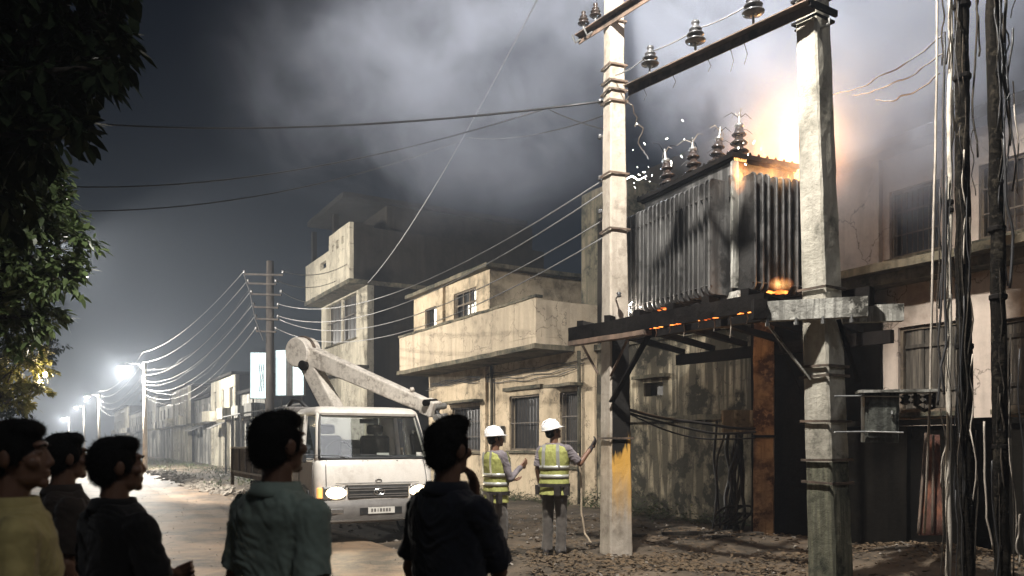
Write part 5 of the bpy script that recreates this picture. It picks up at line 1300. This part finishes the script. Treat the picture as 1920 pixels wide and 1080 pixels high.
# wires among the insulators
ins = [c0.lerp(c1, f_) + Vector((0, 0, .34)) for f_ in (.27, .575, .845)]
wire(ins[0], ins[1], .03, .008, 'wire', 'short wire linking the nearest two insulators on the long cross arm', 'wires along the cross arm')
wire(ins[1], ins[2], .02, .008, 'wire', 'short wire linking the farther two insulators on the long cross arm', 'wires along the cross arm')
wire(ins[2], LPM @ Vector((.18, -.1, 6.2)), .04, .008, 'wire', 'short wire from the last insulator to the left pole', 'wires along the cross arm')
wire(c1, BUSH[0] + Vector((-.25, 0, -.1)), .0, .007, 'wirepale', 'thin lead hanging from the cross arm end towards the transformer', 'wires along the cross arm', .10)
g5_ = 'wires beyond the right pole'
for k, (a, b) in enumerate((((1560, 180, 10), (1765, 70, 8)), ((1600, 178, 10), (1770, 100, 8)), ((1640, 190, 10), (1760, 140, 8)))):
    wire(P(*a), P(*b), .08, .010, 'wire', ['upper', 'middle', 'lower'][k] + ' frayed wire in the smoke between the right pole and the burnt poles', g5_, .03)

# ------------------------------------------------------------------ burnt poles, cables and rusty sheet at the right
def rpole(px0, px1, Y, w_, mat, label, top=7.2, cable=True):
    a = P(px0, 1080, Y); b = P(px1, 0, Y); d_ = (b - a).normalized(); a = a + d_ * ((gz(a.x, a.y) - .1 - a.z) / d_.z); b = a + d_ * (top / d_.z)
    t = thing('burnt_pole', label, 'utility pole', a, 0, 'burnt poles at the right edge')
    NR = 110
    pts = [a.lerp(b, i / NR) + noise.noise_vector(Vector((i * .11, px0, 1))) * .015 for i in range(NR + 1)]
    mb = MB().tube(pts, [w_ * (1.08 - .2 * i / NR) for i in range(NR + 1)], 14)
    mb.v = [tuple(Vector(p) + noise.noise_vector(Vector((p[0] * 14, p[1] * 14, p[2] * 4))) * w_ * .17 + noise.noise_vector(Vector(p) * 26) * w_ * .07) for p in mb.v]
    mb.build('shaft', M[mat], t, smooth=True)
    if cable:
        rr = random.Random(int(px0))
        for k in range(24):
            z0_ = rr.uniform(.12, .95); ln = rr.uniform(.06, .3); of = Vector((rr.uniform(-1, 1) * (w_ + .08), -w_ * .9 - .01, 0)); pp_ = []
            for i in range(12): pp_.append(a.lerp(b, max(0.02, z0_ - ln * i / 11)) + of + noise.noise_vector(Vector((i * .3, k * 3.1, px0))) * .05)
            MB().tube(pp_, rr.uniform(.004, .009), 5).build('hanging_strand', M[rr.choice(['wireblack', 'bark', 'wireblack', 'bark', 'wirepale'])], t, smooth=True)
        for k in range(3):
            z0_ = rr.uniform(.2, .9); c = a.lerp(b, z0_); MB().lathe([(w_ + .006, 0), (w_ + .012, .01), (w_ + .012, .04), (w_ + .006, .05)], c, 12).build('band', M['sootdark'], t)
    return t
rpole(1812, 1803, 7.3, .064, 'blackpole', 'thick burnt black pole, the left one of the two at the right edge')
rpole(1880, 1862, 7.0, .060, 'blackpole', 'thick burnt black pole nearest the right edge')
rpole(1778, 1782, 7.6, .024, 'pole', 'thin pale pipe standing against the left burnt pole', 7.0)
def cable(label, pts, r_, mat):
    q = [P(*p) for p in pts]; out = []
    for i in range(len(q) - 1):
        for j in range(6): out.append(q[i].lerp(q[i + 1], j / 6) + noise.noise_vector(Vector((i * 2 + j * .3, len(label), 0))) * .008)
    out.append(q[-1]); tag(MB().tube(out, r_, 6).build('hanging_cable', M[mat], None, smooth=True), label, 'cable', 'cables hanging at the right')
cable('straight pale cable hanging left of the burnt poles', [(1757, -40, 7.4), (1756, 200, 7.4), (1752, 380, 7.4), (1747, 560, 7.4), (1744, 760, 7.5), (1733, 1000, 7.8)], .011, 'wirepale')
cable('black cable looping beside the thin pale pipe', [(1772, 60, 7.4), (1769, 300, 7.4), (1768, 520, 7.4), (1760, 640, 7.4), (1764, 700, 7.4), (1758, 760, 7.4)], .010, 'wireblack')
cable('black cable hanging in front of the lower right window', [(1775, 330, 7.3), (1772, 560, 7.3), (1774, 650, 7.3), (1764, 690, 7.3), (1770, 740, 7.3)], .012, 'wireblack')
cable('frayed cable hanging near the right edge of the upper ledge', [(1882, 260, 6.9), (1886, 380, 6.9), (1900, 440, 6.9), (1893, 540, 6.9)], .012, 'wireblack')
cable('thin cable curving down to the ground by the rightmost pole', [(1845, 790, 7.0), (1846, 900, 7.0), (1850, 970, 7.0), (1862, 1030, 7.0)], .008, 'wirepale')
cable('hose hanging from the worker side down beside the left pole', [(1083, 850, 10.35), (1089, 900, 10.35), (1090, 960, 10.3), (1096, 1000, 10.25), (1108, 1018, 10.1)], .014, 'hose')
sh = thing('rusty_sheet', 'narrow red rusted sheet leaning by the burnt poles', 'metal sheet', P(1745, 1000, 8.2), 0)
a, b, c, d_ = P(1724, 1004, 8.3), P(1768, 1004, 8.2), P(1762, 815, 8.55), P(1738, 815, 8.6)
off = Vector((.01, .04, 0)); MB().hexa([a, b, b + off, a + off, d_, c, c + off, d_ + off]).build('sheet', M['rust_sheet'], sh)
MB().tube([P(1722, 1000, 8.28), P(1736, 812, 8.58)], .014, 6).build('edge_tube', M['rustbeam'], sh)
MB().tube([P(1748, 1000, 8.2), P(1750, 815, 8.5)], .012, 6).build('edge_tube', M['rustbeam'], sh)

# creeper roots and cables tangled by the rear post
rt = thing('root_tangle', 'tangle of dry roots and cables at the foot of the streaked wall', 'roots', P(1378, 990, 13.3) * 1, 0)
rr = random.Random(5)
for k in range(11):
    x0 = 1350 + rr.uniform(0, 48); pts = []
    for i in range(14):
        u = i / 13; pts.append(P(x0 + 16 * noise.noise(Vector((u * 3, k * 2.2, 0))) - 8 * u, 790 + 205 * u, 13.35 + .25 * noise.noise(Vector((u * 4, k, 3)))))
    MB().tube(pts, [rr.uniform(.012, .035)] * 14, 6).build('root', M['bark'] if k % 3 else M['wireblack'], rt, smooth=True)
for k in range(3):
    c = P(1362 + 14 * k, 978, 13.2); MB().tube([c + Vector((.18 * math.cos(q * .5), .1 * math.sin(q * .5), .12 * math.sin(q * .5 + 1) + .01 * q)) for q in range(20)], .02, 6).build('coil', M['bark'], rt, smooth=True)

# ------------------------------------------------------------------ trees
def leaf_quad(out_v, out_f, c, d_, up_, ln, wd, droop=.15):
    x = d_.cross(up_)
    if x.length < 1e-3: return
    x.normalize(); n_ = x.cross(d_); b = len(out_v)
    out_v += [tuple(c), tuple(c + d_*ln*.35 + x*wd*.5 - n_*0), tuple(c + d_*ln*.35 - x*wd*.5), tuple(c + d_*ln*.72 + x*wd*.36 - Vector((0,0,1))*ln*droop*.5), tuple(c + d_*ln*.72 - x*wd*.36 - Vector((0,0,1))*ln*droop*.5), tuple(c + d_*ln - Vector((0,0,1))*ln*droop)]
    out_f += [(b, b+1, b+2), (b+1, b+3, b+4, b+2), (b+3, b+5, b+4)]
def tree(label, base, limbs, clumps, nleaf, lsize, mat, seed, hang=.3, sub='tree', trunk_r=.16):
    """clumps: (centre, radius) world; leaves sit on twigs inside each clump"""
    rr = random.Random(seed); b = Vector(base); t = thing(sub, label, 'tree', b, 0, 'roadside trees')
    tr = MB(); fork = Vector(limbs)
    tr.tube([b + Vector((0, 0, -.2)), b.lerp(fork, .35) + Vector((.05, -.04, 0)), b.lerp(fork, .7) + Vector((-.04, .05, 0)), fork], [trunk_r * 1.35, trunk_r, trunk_r * .85, trunk_r * .7], 12)
    tr.build('trunk', M['bark'], t, smooth=True)
    lm = MB(); vs = []; fs = []; tw = MB()
    for (c, r_) in clumps:
        c = Vector(c); mid = fork.lerp(c, .5) + Vector((rr.uniform(-.15, .15), rr.uniform(-.15, .15), .18))
        lm.tube([fork, mid, c], [trunk_r * .38, trunk_r * .22, .012], 7)
        n_ = int(nleaf * (r_ ** 2))
        ntw = max(6, n_ // 16)
        for q in range(ntw):
            dv_ = Vector((rr.gauss(0, 1), rr.gauss(0, 1), rr.gauss(0, .8))).normalized(); rad = r_ * rr.uniform(.35, 1.0) ** .6
            e = c + Vector((dv_.x * rad, dv_.y * rad, dv_.z * rad * .85 - hang * rad * .4)); s0 = c + (e - c) * .35 + Vector((0, 0, .05))
            if q % 3 == 0: tw.tube([s0, s0.lerp(e, .5) + Vector((0, 0, .03)), e], [.008, .006, .003], 4)
            for l_ in range(max(4, n_ // ntw)):
                u = rr.uniform(.2, 1.05); p = s0.lerp(e, u)
                ld_ = (dv_ * .7 + Vector((rr.gauss(0, .7), rr.gauss(0, .7), rr.gauss(-hang, .5)))).normalized()
                leaf_quad(vs, fs, p + Vector((rr.gauss(0, .03), rr.gauss(0, .03), rr.gauss(0, .03))), ld_, Vector((rr.gauss(0, .5), rr.gauss(0, .5), 1)).normalized(), lsize * rr.uniform(.65, 1.25), lsize * rr.uniform(.34, .5))
    lm.build('limbs', M['bark'], t, smooth=True); 
    if tw.v: tag(tw.build('twigs', M['bark'], t), kind='stuff')
    cr = MB(); cr.v = vs; cr.f = fs; o = tag(cr.build('crown', M[mat], t, smooth=False), kind='stuff')
    return t
def cl(lst): return [(P(px, py, Y), r_) for px, py, Y, r_ in lst]
tree('near dark tree with drooping leaves overhanging the top left corner', (-5.2, 4.2, -.02), (-4.7, 5.0, 3.2),
     cl([(20, 40, 5.6, .50), (110, 20, 5.7, .45), (170, 60, 5.6, .30), (195, 125, 5.5, .16), (140, 130, 5.6, .30), (60, 150, 5.5, .45), (20, 230, 5.5, .38), (100, 215, 5.6, .26), (130, 240, 5.5, .16), (90, 265, 5.5, .14), (-60, 120, 5.8, .8), (-80, 300, 5.8, .6), (160, -30, 5.7, .4), (60, -80, 5.8, .7)]),
     1500, .17, 'leaf_dark', 21, .75, 'tree', .17)
tree('leafy green tree lit by the lamp on the left roadside', (-7.6, 8.6, 0.05), (-6.9, 8.8, 2.4),
     cl([(60, 330, 9.3, .55), (20, 400, 9.2, .7), (100, 400, 9.4, .45), (125, 450, 9.4, .36), (60, 480, 9.3, .6), (110, 520, 9.3, .38), (145, 500, 9.4, .18), (50, 570, 9.3, .45), (95, 590, 9.5, .25), (10, 620, 9.4, .35), (-70, 380, 9.2, 1.0), (-70, 520, 9.2, .9), (100, 335, 9.4, .28)]),
     2100, .125, 'leaf_mid', 22, .45, 'tree', .15)
tree('small tree with golden lamp lit leaves below the green one', (-12.4, 17.6, 0.05), (-11.9, 17.8, 1.9),
     cl([(30, 680, 18.5, .62), (65, 665, 18.6, .42), (20, 730, 18.4, .6), (70, 730, 18.8, .34), (85, 690, 19.3, .26), (-40, 700, 18.4, .9), (40, 755, 18.7, .3)]),
     1500, .14, 'leaf_gold', 23, .35, 'tree', .12)
tree('dim distant tree behind the golden leaves at the left', (-18.6, 27, .05), (-18.2, 27.2, 2.2),
     cl([(20, 770, 28, .9), (60, 650, 28, 1.1), (95, 625, 28, .7), (20, 640, 28, 1.4), (110, 650, 28.5, .35), (-40, 740, 28, 1.5)]),
     420, .20, 'leaf_dark', 24, .3, 'tree', .14)

# ------------------------------------------------------------------ litter, rubble, weeds
rr = random.Random(31); vs = []; fs = []
def inframe(x, y): return y > 6.2
for k in range(15000):
    if rr.random() < .55: x = rr.uniform(.2, 5.8); y = rr.uniform(7.0, 10.6)
    else: x = rr.uniform(-.6, 6.5); y = rr.uniform(8.5, 15.5)
    d_, n_ = toS(x, y)
    if n_ < 4.6 or n_ > 9.7 + (.6 if d_ > 7.7 else 0): continue
    if noise.noise(Vector((x * .9, y * .9, 8))) < -.12 and rr.random() < .8: continue
    an = rr.uniform(0, 6.28); ln = rr.uniform(.03, .085)
    leaf_quad(vs, fs, Vector((x, y, gz(x, y) + rr.uniform(.006, .035))), Vector((math.cos(an), math.sin(an), rr.uniform(-.1, .35))).normalized(), Vector((rr.gauss(0, .4), rr.gauss(0, .4), 1)).normalized(), ln, ln * rr.uniform(.35, .6), .1)
mb = MB(); mb.v = vs; mb.f = fs; tag(mb.build('leaf_litter', M['litter']), 'dry leaf litter strewn on the dirt under the platform', 'leaves', kind='stuff')
def pebble(mb, c, r_, rr):
    q = [Vector((rr.gauss(0, 1), rr.gauss(0, 1), rr.gauss(0, 1))).normalized() for _ in range(9)]
    bm_ = bmesh.new()
    for v in q: bm_.verts.new((v.x * r_ * rr.uniform(.7, 1.2), v.y * r_ * rr.uniform(.7, 1.2), v.z * r_ * .65))
    bmesh.ops.convex_hull(bm_, input=bm_.verts); bm_.verts.index_update()
    vv = [c + v.co for v in bm_.verts]; ff = [tuple(v.index for v in f_.verts) for f_ in bm_.faces]; bm_.free(); mb.add(vv, ff)
mb = MB()
for k in range(520):
    d_ = rr.uniform(24, 46); n_ = rr.gauss(4.5, .28); p = W(d_, n_); pebble(mb, Vector((p.x, p.y, gz(p.x, p.y) + .05)), rr.uniform(.05, .17), rr)
tag(mb.build('rubble', M['stone']), 'rubble strewn along the road edge beyond the truck', 'rubble', kind='stuff')
mb = MB()
for k in range(900):
    d_ = rr.uniform(4, 24); n_ = rr.uniform(4.3, 9.5); p = W(d_, n_); pebble(mb, Vector((p.x, p.y, gz(p.x, p.y) + .006)), rr.uniform(.012, .045), rr)
for k in range(1000):
    d_ = rr.uniform(3, 30); n_ = rr.uniform(-2.5, 4.2); p = W(d_, n_); pebble(mb, Vector((p.x, p.y, .004)), rr.uniform(.006, .018), rr)
tag(mb.build('gravel', M['stone']), 'loose gravel on the verge and road', 'gravel', kind='stuff')
vs = []; fs = []
for k in range(230):
    d_ = rr.uniform(9.8, 21); n_ = 10.42 - abs(rr.gauss(0, .32)); p = W(d_, n_); p.z = gz(p.x, p.y); hgt = rr.uniform(.08, .42) * (1.3 if 11 < d_ < 15 else .7)
    for j in range(14):
        an = rr.uniform(0, 6.28); u = rr.uniform(.1, 1)
        leaf_quad(vs, fs, p + Vector((rr.gauss(0, .07), rr.gauss(0, .07), hgt * u)), Vector((math.cos(an), math.sin(an), rr.uniform(-.2, .8))).normalized(), Vector((0, 0, 1)), rr.uniform(.05, .12), rr.uniform(.03, .05), .25)
mb = MB(); mb.v = vs; mb.f = fs; tag(mb.build('weeds', M['weed']), 'low weeds along the foot of the walls', 'weeds', kind='stuff')
vs = []; fs = []
for k in range(500):
    d_ = rr.uniform(24, 75); n_ = rr.uniform(4.6, 8.3); p = W(d_, n_); p.z = gz(p.x, p.y)
    for j in range(7):
        an = rr.uniform(0, 6.28); leaf_quad(vs, fs, p + Vector((rr.gauss(0, .12), rr.gauss(0, .12), rr.uniform(0, .12))), Vector((math.cos(an), math.sin(an), rr.uniform(.2, 1.4))).normalized(), Vector((0, 0, 1)), rr.uniform(.1, .28), .04, .3)
mb = MB(); mb.v = vs; mb.f = fs; tag(mb.build('verge_grass', M['weed']), 'scrubby grass on the verge before the hazy row of buildings', 'grass', kind='stuff')
# charred timber scraps on the ground
for k, (px, py, Y, ln, an, lab) in enumerate(((1130, 1004, 12.2, .7, .2, 'charred timber scrap lying just behind the left pole'), (1240, 1003, 12.6, 1.1, -.1, 'long charred plank on the ground under the platform'), (1105, 1018, 11.2, .5, .7, 'short broken board by the worker side of the left pole'), (1330, 1010, 11.6, .9, .35, 'charred plank near the foot of the orange post'))):
    p = P(px, py, Y); p.z = gz(p.x, p.y) + .03; e = p + Vector((math.cos(an), math.sin(an), .03)) * ln
    tag(rbeam(p, e, .14, .04, 'bark', 'timber_scrap', None, .012, k), lab, 'timber', 'timber scraps on the dirt')

# ------------------------------------------------------------------ fire, embers and sparks
fire_pos = TM_f = Mx_t = RM[tf.name] @ Vector((1.20, .85, 2.15))
def flame_mat(name, c_in, c_out, s):
    m, t, b = base_mat(name); out = t.nodes['Material Output']
    lw = nd(t, 'ShaderNodeLayerWeight'); lw.inputs[0].default_value = .35
    n_ = noise_n(t, mapping(t, pos_n(t), (7, 7, 3)), 1.5, 4, .6)
    col = mixc(t, ramp(t, n_.outputs[0], [(.4, 0.0), (.65, 1.0)]), c_in, c_out)
    em = nd(t, 'ShaderNodeEmission'); em.inputs[1].default_value = s; t.links.new(col, em.inputs[0])
    tr = nd(t, 'ShaderNodeBsdfTransparent'); mx = nd(t, 'ShaderNodeMixShader')
    t.links.new(ramp(t, n_.outputs[0], [(.35, .25), (.65, .95)]), mx.inputs[0]); t.links.new(em.outputs[0], mx.inputs[1]); t.links.new(tr.outputs[0], mx.inputs[2]); t.links.new(mx.outputs[0], out.inputs[0]); return m
M['flame'] = flame_mat('flame', (1.0, .66, .26), (1.0, .34, .06), 3.0)
M['ember'] = flame_mat('ember_glow', (1.0, .30, .06), (.8, .08, .01), 4.0)
M['spark'] = emit('spark', (1.0, .93, .82), 30.0)
def flame(mb, c, r_, hgt, seed):
    c = Vector(c); pts = []; rs = []
    for i in range(9):
        u = i / 8; pts.append(c + Vector((0, 0, hgt * u)) + noise.noise_vector(Vector((u * 2.2, seed, 0))) * r_ * 1.1 * u); rs.append(max(.002, r_ * (math.sin(math.pi * min(1, u * .75 + .22)) ** 1.2) * (1 - u * .55)) if i < 8 else .002)
    mb.tube(pts, rs, 9)
Mt = RM[tf.name]
fl_t = thing('flames', 'yellow flames licking up behind the transformer lid', 'fire', Mt @ Vector((1.0, .5, 1.9)), 0)
rr = random.Random(77)
for k in range(24):
    if k < 18: x_, y_ = rr.uniform(.42, 1.5), rr.uniform(.02, .34)
    else: x_, y_ = rr.uniform(1.38, 1.6), rr.uniform(.3, 1.2)
    if k < 8: x_, y_ = .33 + .025 * k, .30
    mb = MB(); flame(mb, Mt @ Vector((x_, y_, 1.655 if y_ < .3 else 1.9)), rr.uniform(.008, .02), rr.uniform(.03, .08), k * 1.7); mb.build('flame', M['flame'], fl_t, smooth=True)
fu = thing('ground_fire', 'small orange fire under the right end of the transformer', 'fire', P(1462, 545, 9.7), 0)
for k in range(9):
    c = P(1440 + 44 * rr.random(), 548, 9.85 + .1 * rr.random()); e_ = rr.uniform(.015, .04); mb = MB()
    mb.rough(c.x - e_, c.x + e_, c.y - e_, c.y + e_, c.z - e_ * .5, c.z + e_ * .5, .02, .010, k, 17); mb.build('burning_scrap', M['ember'], fu)
rr = random.Random(78)
eb = thing('embers', 'red glowing embers along the charred platform edge', 'embers', P(1320, 600, 10.0), 0)
for k in range(60):
    if k < 40: c = Vector((0, 0, .02)) + P(1235 + rr.uniform(0, 150), 0, 10.0 - .25 * rr.random()); c.z = 3.13 + rr.uniform(0, .03)
    else: q_ = A.lerp(B, rr.uniform(.45, .97)); c = Vector((q_.x, q_.y, zt - .095)) + bnv * .045
    mb = MB(); mb.rough(c.x - rr.uniform(.005, .045), c.x + rr.uniform(.005, .03), c.y - .008, c.y + .008, c.z - .004, c.z + .004, .015, .008, k, 14); mb.build('ember', M['ember'], eb)
sp_t = MB()
for (px, py, Y, n_, spd) in ((1168, 335, 11.6, 9, .10), (1210, 325, 11.4, 10, .12), (1190, 255, 11.4, 5, .2), (1175, 585, 11.0, 12, .08), (1255, 270, 11.2, 6, .2), (1400, 290, 10.0, 8, .12)):
    for k in range(n_):
        c = P(px, py, Y) + Vector((rr.gauss(0, spd), rr.gauss(0, spd * .5), rr.gauss(0, spd))); dv_ = Vector((rr.gauss(0, 1), rr.gauss(0, 1), rr.gauss(0, 1))).normalized() * rr.uniform(.006, .05)
        sp_t.tube([c, c + dv_], rr.uniform(.0012, .0035), 4)
tag(sp_t.build('sparks', M['spark']), 'white hot sparks flying around the left end of the transformer', 'sparks', kind='stuff')
def plight(name, loc, e, col, rad, par):
    ld = bpy.data.lights.new(name, 'POINT'); ld.energy = e; ld.color = col; ld.shadow_soft_size = rad
    lo_ = bpy.data.objects.new(name, ld); COL.objects.link(lo_); lo_.parent = par; lo_.matrix_local = RM[par.name].inverted() @ Matrix.Translation(loc)
plight('fire_light', Mt @ Vector((1.45, .35, 2.45)), 140, (1, .52, .18), .25, fl_t)
plight('fire_light', Mt @ Vector((.75, .15, 1.78)), 14, (1, .45, .12), .08, fl_t)
plight('fire_light', P(1466, 528, 9.6), 7, (1, .42, .12), .05, fu)
plight('ember_light', Vector((2.75, 10.9, 2.72)), 16, (1, .50, .18), .3, eb)
sparkl = thing('electric_arc', 'white electric arc behind the left pole at platform level', 'arc', P(1180, 580, 11.4), 0)
mb = MB(); mb.tube([P(1172, 592, 11.4), P(1180, 582, 11.42), P(1177, 574, 11.38), P(1186, 566, 11.4)], [.006, .012, .008, .003], 5); mb.build('arc', M['spark'], sparkl)
plight('arc_light', P(1183, 580, 11.25), 30, (1, .88, .75), .04, sparkl)
sparkl2 = thing('electric_arc', 'bluish white electric arc at the left end of the transformer lid', 'arc', P(1200, 335, 11.9), 0)
mb = MB(); mb.tube([P(1170, 338, 11.9), P(1185, 330, 11.95), P(1197, 338, 11.9), P(1212, 330, 11.9)], [.004, .009, .006, .003], 5); mb.build('arc', M['spark'], sparkl2)
plight('arc_light', P(1192, 325, 11.95), 30, (.72, .86, 1.0), .05, sparkl2)

# ------------------------------------------------------------------ fire glow, smoke and haze (volumes)
def vol_obj(name, mb, build_nodes, label, cat):
    m = bpy.data.materials.new(name + '_volume'); m.use_nodes = True; t = m.node_tree; t.nodes.clear()
    out = t.nodes.new('ShaderNodeOutputMaterial'); pv = t.nodes.new('ShaderNodeVolumePrincipled'); t.links.new(pv.outputs[0], out.inputs['Volume'])
    build_nodes(t, pv); o = mb.build(name, m); tag(o, label, cat, kind='stuff'); return o
def smoke_nodes(t, pv):
    g = nd(t, 'ShaderNodeNewGeometry').outputs['Position']
    sx = nd(t, 'ShaderNodeSeparateXYZ'); t.links.new(g, sx.inputs[0])
    n1 = noise_n(t, mapping(t, g, (.62, .62, .66), (3.3, 1.7, .4)), 1.0, 6, .64, 1.1)
    n1b = noise_n(t, mapping(t, g, (1.1, 1.1, 1.0), (1.3, 5.7, 2.4)), 1.0, 4, .6, .6)
    # the plume's axis drifts from the fire upwards and to both sides; distance from it thins the smoke
    def blob(c, r_):
        sb = nd(t, 'ShaderNodeVectorMath'); sb.operation = 'SUBTRACT'; t.links.new(g, sb.inputs[0]); sb.inputs[1].default_value = c
        dv_ = nd(t, 'ShaderNodeVectorMath'); dv_.operation = 'DIVIDE'; t.links.new(sb.outputs[0], dv_.inputs[0]); dv_.inputs[1].default_value = r_
        ln = nd(t, 'ShaderNodeVectorMath'); ln.operation = 'LENGTH'; t.links.new(dv_.outputs[0], ln.inputs[0])
        mr = nd(t, 'ShaderNodeMapRange'); mr.interpolation_type = 'SMOOTHSTEP'; t.links.new(ln.outputs['Value'], mr.inputs[0]); mr.inputs[1].default_value = 0; mr.inputs[2].default_value = 1; mr.inputs[3].default_value = 1; mr.inputs[4].default_value = 0
        return mr.outputs[0]
    F_ = None
    for c, r_, k in SMOKE:
        b = math_n(t, 'MULTIPLY', blob(c, r_), k); F_ = b if F_ is None else math_n(t, 'ADD', F_, b)
    w1 = ramp(t, n1.outputs[0], [(.37, 0.0), (.66, 1.0)]); w2 = ramp(t, n1b.outputs[0], [(.25, .35), (.7, 1.0)])
    dn = math_n(t, 'MULTIPLY', math_n(t, 'MULTIPLY', w1, w2), F_)
    t.links.new(dn, pv.inputs['Density'])
    pv.inputs['Color'].default_value = (.74, .80, .94, 1); pv.inputs['Anisotropy'].default_value = .1
SMOKE = [((3.9, 10.9, 5.8), (1.5, 1.6, 1.8), 4.2), ((3.5, 11.6, 7.4), (2.4, 2.0, 2.3), 3.2), ((5.5, 11.3, 7.0), (2.9, 2.0, 2.7), 5.4),
         ((2.4, 12.2, 8.8), (3.2, 2.4, 2.4), 1.5), ((-1.0, 13.2, 7.8), (4.6, 2.8, 3.2), .9), ((5.6, 12.0, 8.8), (3.4, 2.6, 2.6), 3.4)]
mb = MB(); mb.box(-6.2, 8.4, 8.9, 15.6, 3.6, 11.6)
vol_obj('smoke', mb, smoke_nodes, 'grey smoke drifting up and sideways from the burning transformer', 'smoke')
def fire_nodes(t, pv):
    g = nd(t, 'ShaderNodeNewGeometry').outputs['Position']
    n1 = noise_n(t, mapping(t, g, (3.0, 3.0, 1.4)), 1.6, 5, .62, 1.4)
    def blob(c, r_):
        sb = nd(t, 'ShaderNodeVectorMath'); sb.operation = 'SUBTRACT'; t.links.new(g, sb.inputs[0]); sb.inputs[1].default_value = c
        dv_ = nd(t, 'ShaderNodeVectorMath'); dv_.operation = 'DIVIDE'; t.links.new(sb.outputs[0], dv_.inputs[0]); dv_.inputs[1].default_value = r_
        ln = nd(t, 'ShaderNodeVectorMath'); ln.operation = 'LENGTH'; t.links.new(dv_.outputs[0], ln.inputs[0])
        return math_n(t, 'SUBTRACT', 1.0, ln.outputs['Value'], True)
    c = Mt @ Vector((1.42, .55, 2.14)); b = blob(tuple(c), (.95, 1.0, .90)); c2 = Mt @ Vector((.98, .2, 1.74)); b2 = blob(tuple(c2), (.66, .42, .22)); b = math_n(t, 'MAXIMUM', b, math_n(t, 'MULTIPLY', b2, .8))
    f = math_n(t, 'MULTIPLY', math_n(t, 'POWER', b, 1.9), ramp(t, n1.outputs[0], [(.38, .08), (.60, 1.0)]))
    pv.inputs['Color'].default_value = (.75, .62, .5, 1)
    t.links.new(math_n(t, 'MULTIPLY', f, 1.4), pv.inputs['Density'])
    t.links.new(ramp(t, f, [(.0, (1.0, .30, .07)), (.22, (1.0, .44, .13)), (.6, (1.0, .68, .32))]), pv.inputs['Emission Color'])
    t.links.new(math_n(t, 'MULTIPLY', f, 8.5), pv.inputs['Emission Strength'])
mb = MB(); cfl = Mt @ Vector((1.42, .55, 2.14)); mb.ell(cfl, (1.35, 1.35, 1.0), n=20, m=12)
vol_obj('fire_glow', mb, fire_nodes, 'glowing orange fireball behind the top right of the transformer', 'fire')
def small_fire(name, c, r_, st, label):
    def f(t, pv):
        g = nd(t, 'ShaderNodeNewGeometry').outputs['Position']
        n1 = noise_n(t, mapping(t, g, (1, 1, .6)), 9.0, 4, .6, 1.0)
        sb = nd(t, 'ShaderNodeVectorMath'); sb.operation = 'SUBTRACT'; t.links.new(g, sb.inputs[0]); sb.inputs[1].default_value = tuple(c)
        dv_ = nd(t, 'ShaderNodeVectorMath'); dv_.operation = 'DIVIDE'; t.links.new(sb.outputs[0], dv_.inputs[0]); dv_.inputs[1].default_value = r_
        ln = nd(t, 'ShaderNodeVectorMath'); ln.operation = 'LENGTH'; t.links.new(dv_.outputs[0], ln.inputs[0])
        b = math_n(t, 'SUBTRACT', 1.0, ln.outputs['Value'], True); q_ = math_n(t, 'MULTIPLY', b, ramp(t, n1.outputs[0], [(.46, .0), (.56, 1.0)]))
        pv.inputs['Density'].default_value = 0; t.links.new(math_n(t, 'MULTIPLY', q_, 1.0), pv.inputs['Density'])
        t.links.new(ramp(t, q_, [(.0, (1.0, .22, .04)), (.5, (1.0, .55, .18))]), pv.inputs['Emission Color']); t.links.new(math_n(t, 'MULTIPLY', q_, st), pv.inputs['Emission Strength'])
    mb = MB(); mb.ell(c, r_, n=16, m=10); vol_obj(name, mb, f, label, 'fire')
small_fire('fire_flicker', P(1464, 532, 9.72), (.16, .10, .10), 20.0, 'orange flicker of flame under the right end of the transformer')
small_fire('fire_flicker', Mt @ Vector((.36, .26, 1.68)), (.13, .13, .24), 28.0, 'orange flame licking the near top corner of the transformer')
def haze_nodes(t, pv):
    pv.inputs['Density'].default_value = .0022; pv.inputs['Color'].default_value = (.74, .84, 1.0, 1); pv.inputs['Anisotropy'].default_value = .35
mb = MB(); mb.box(-402, 402, -402, 402, -1.2, 12.0)
vol_obj('haze', mb, haze_nodes, 'thin night haze filling the street', 'haze')
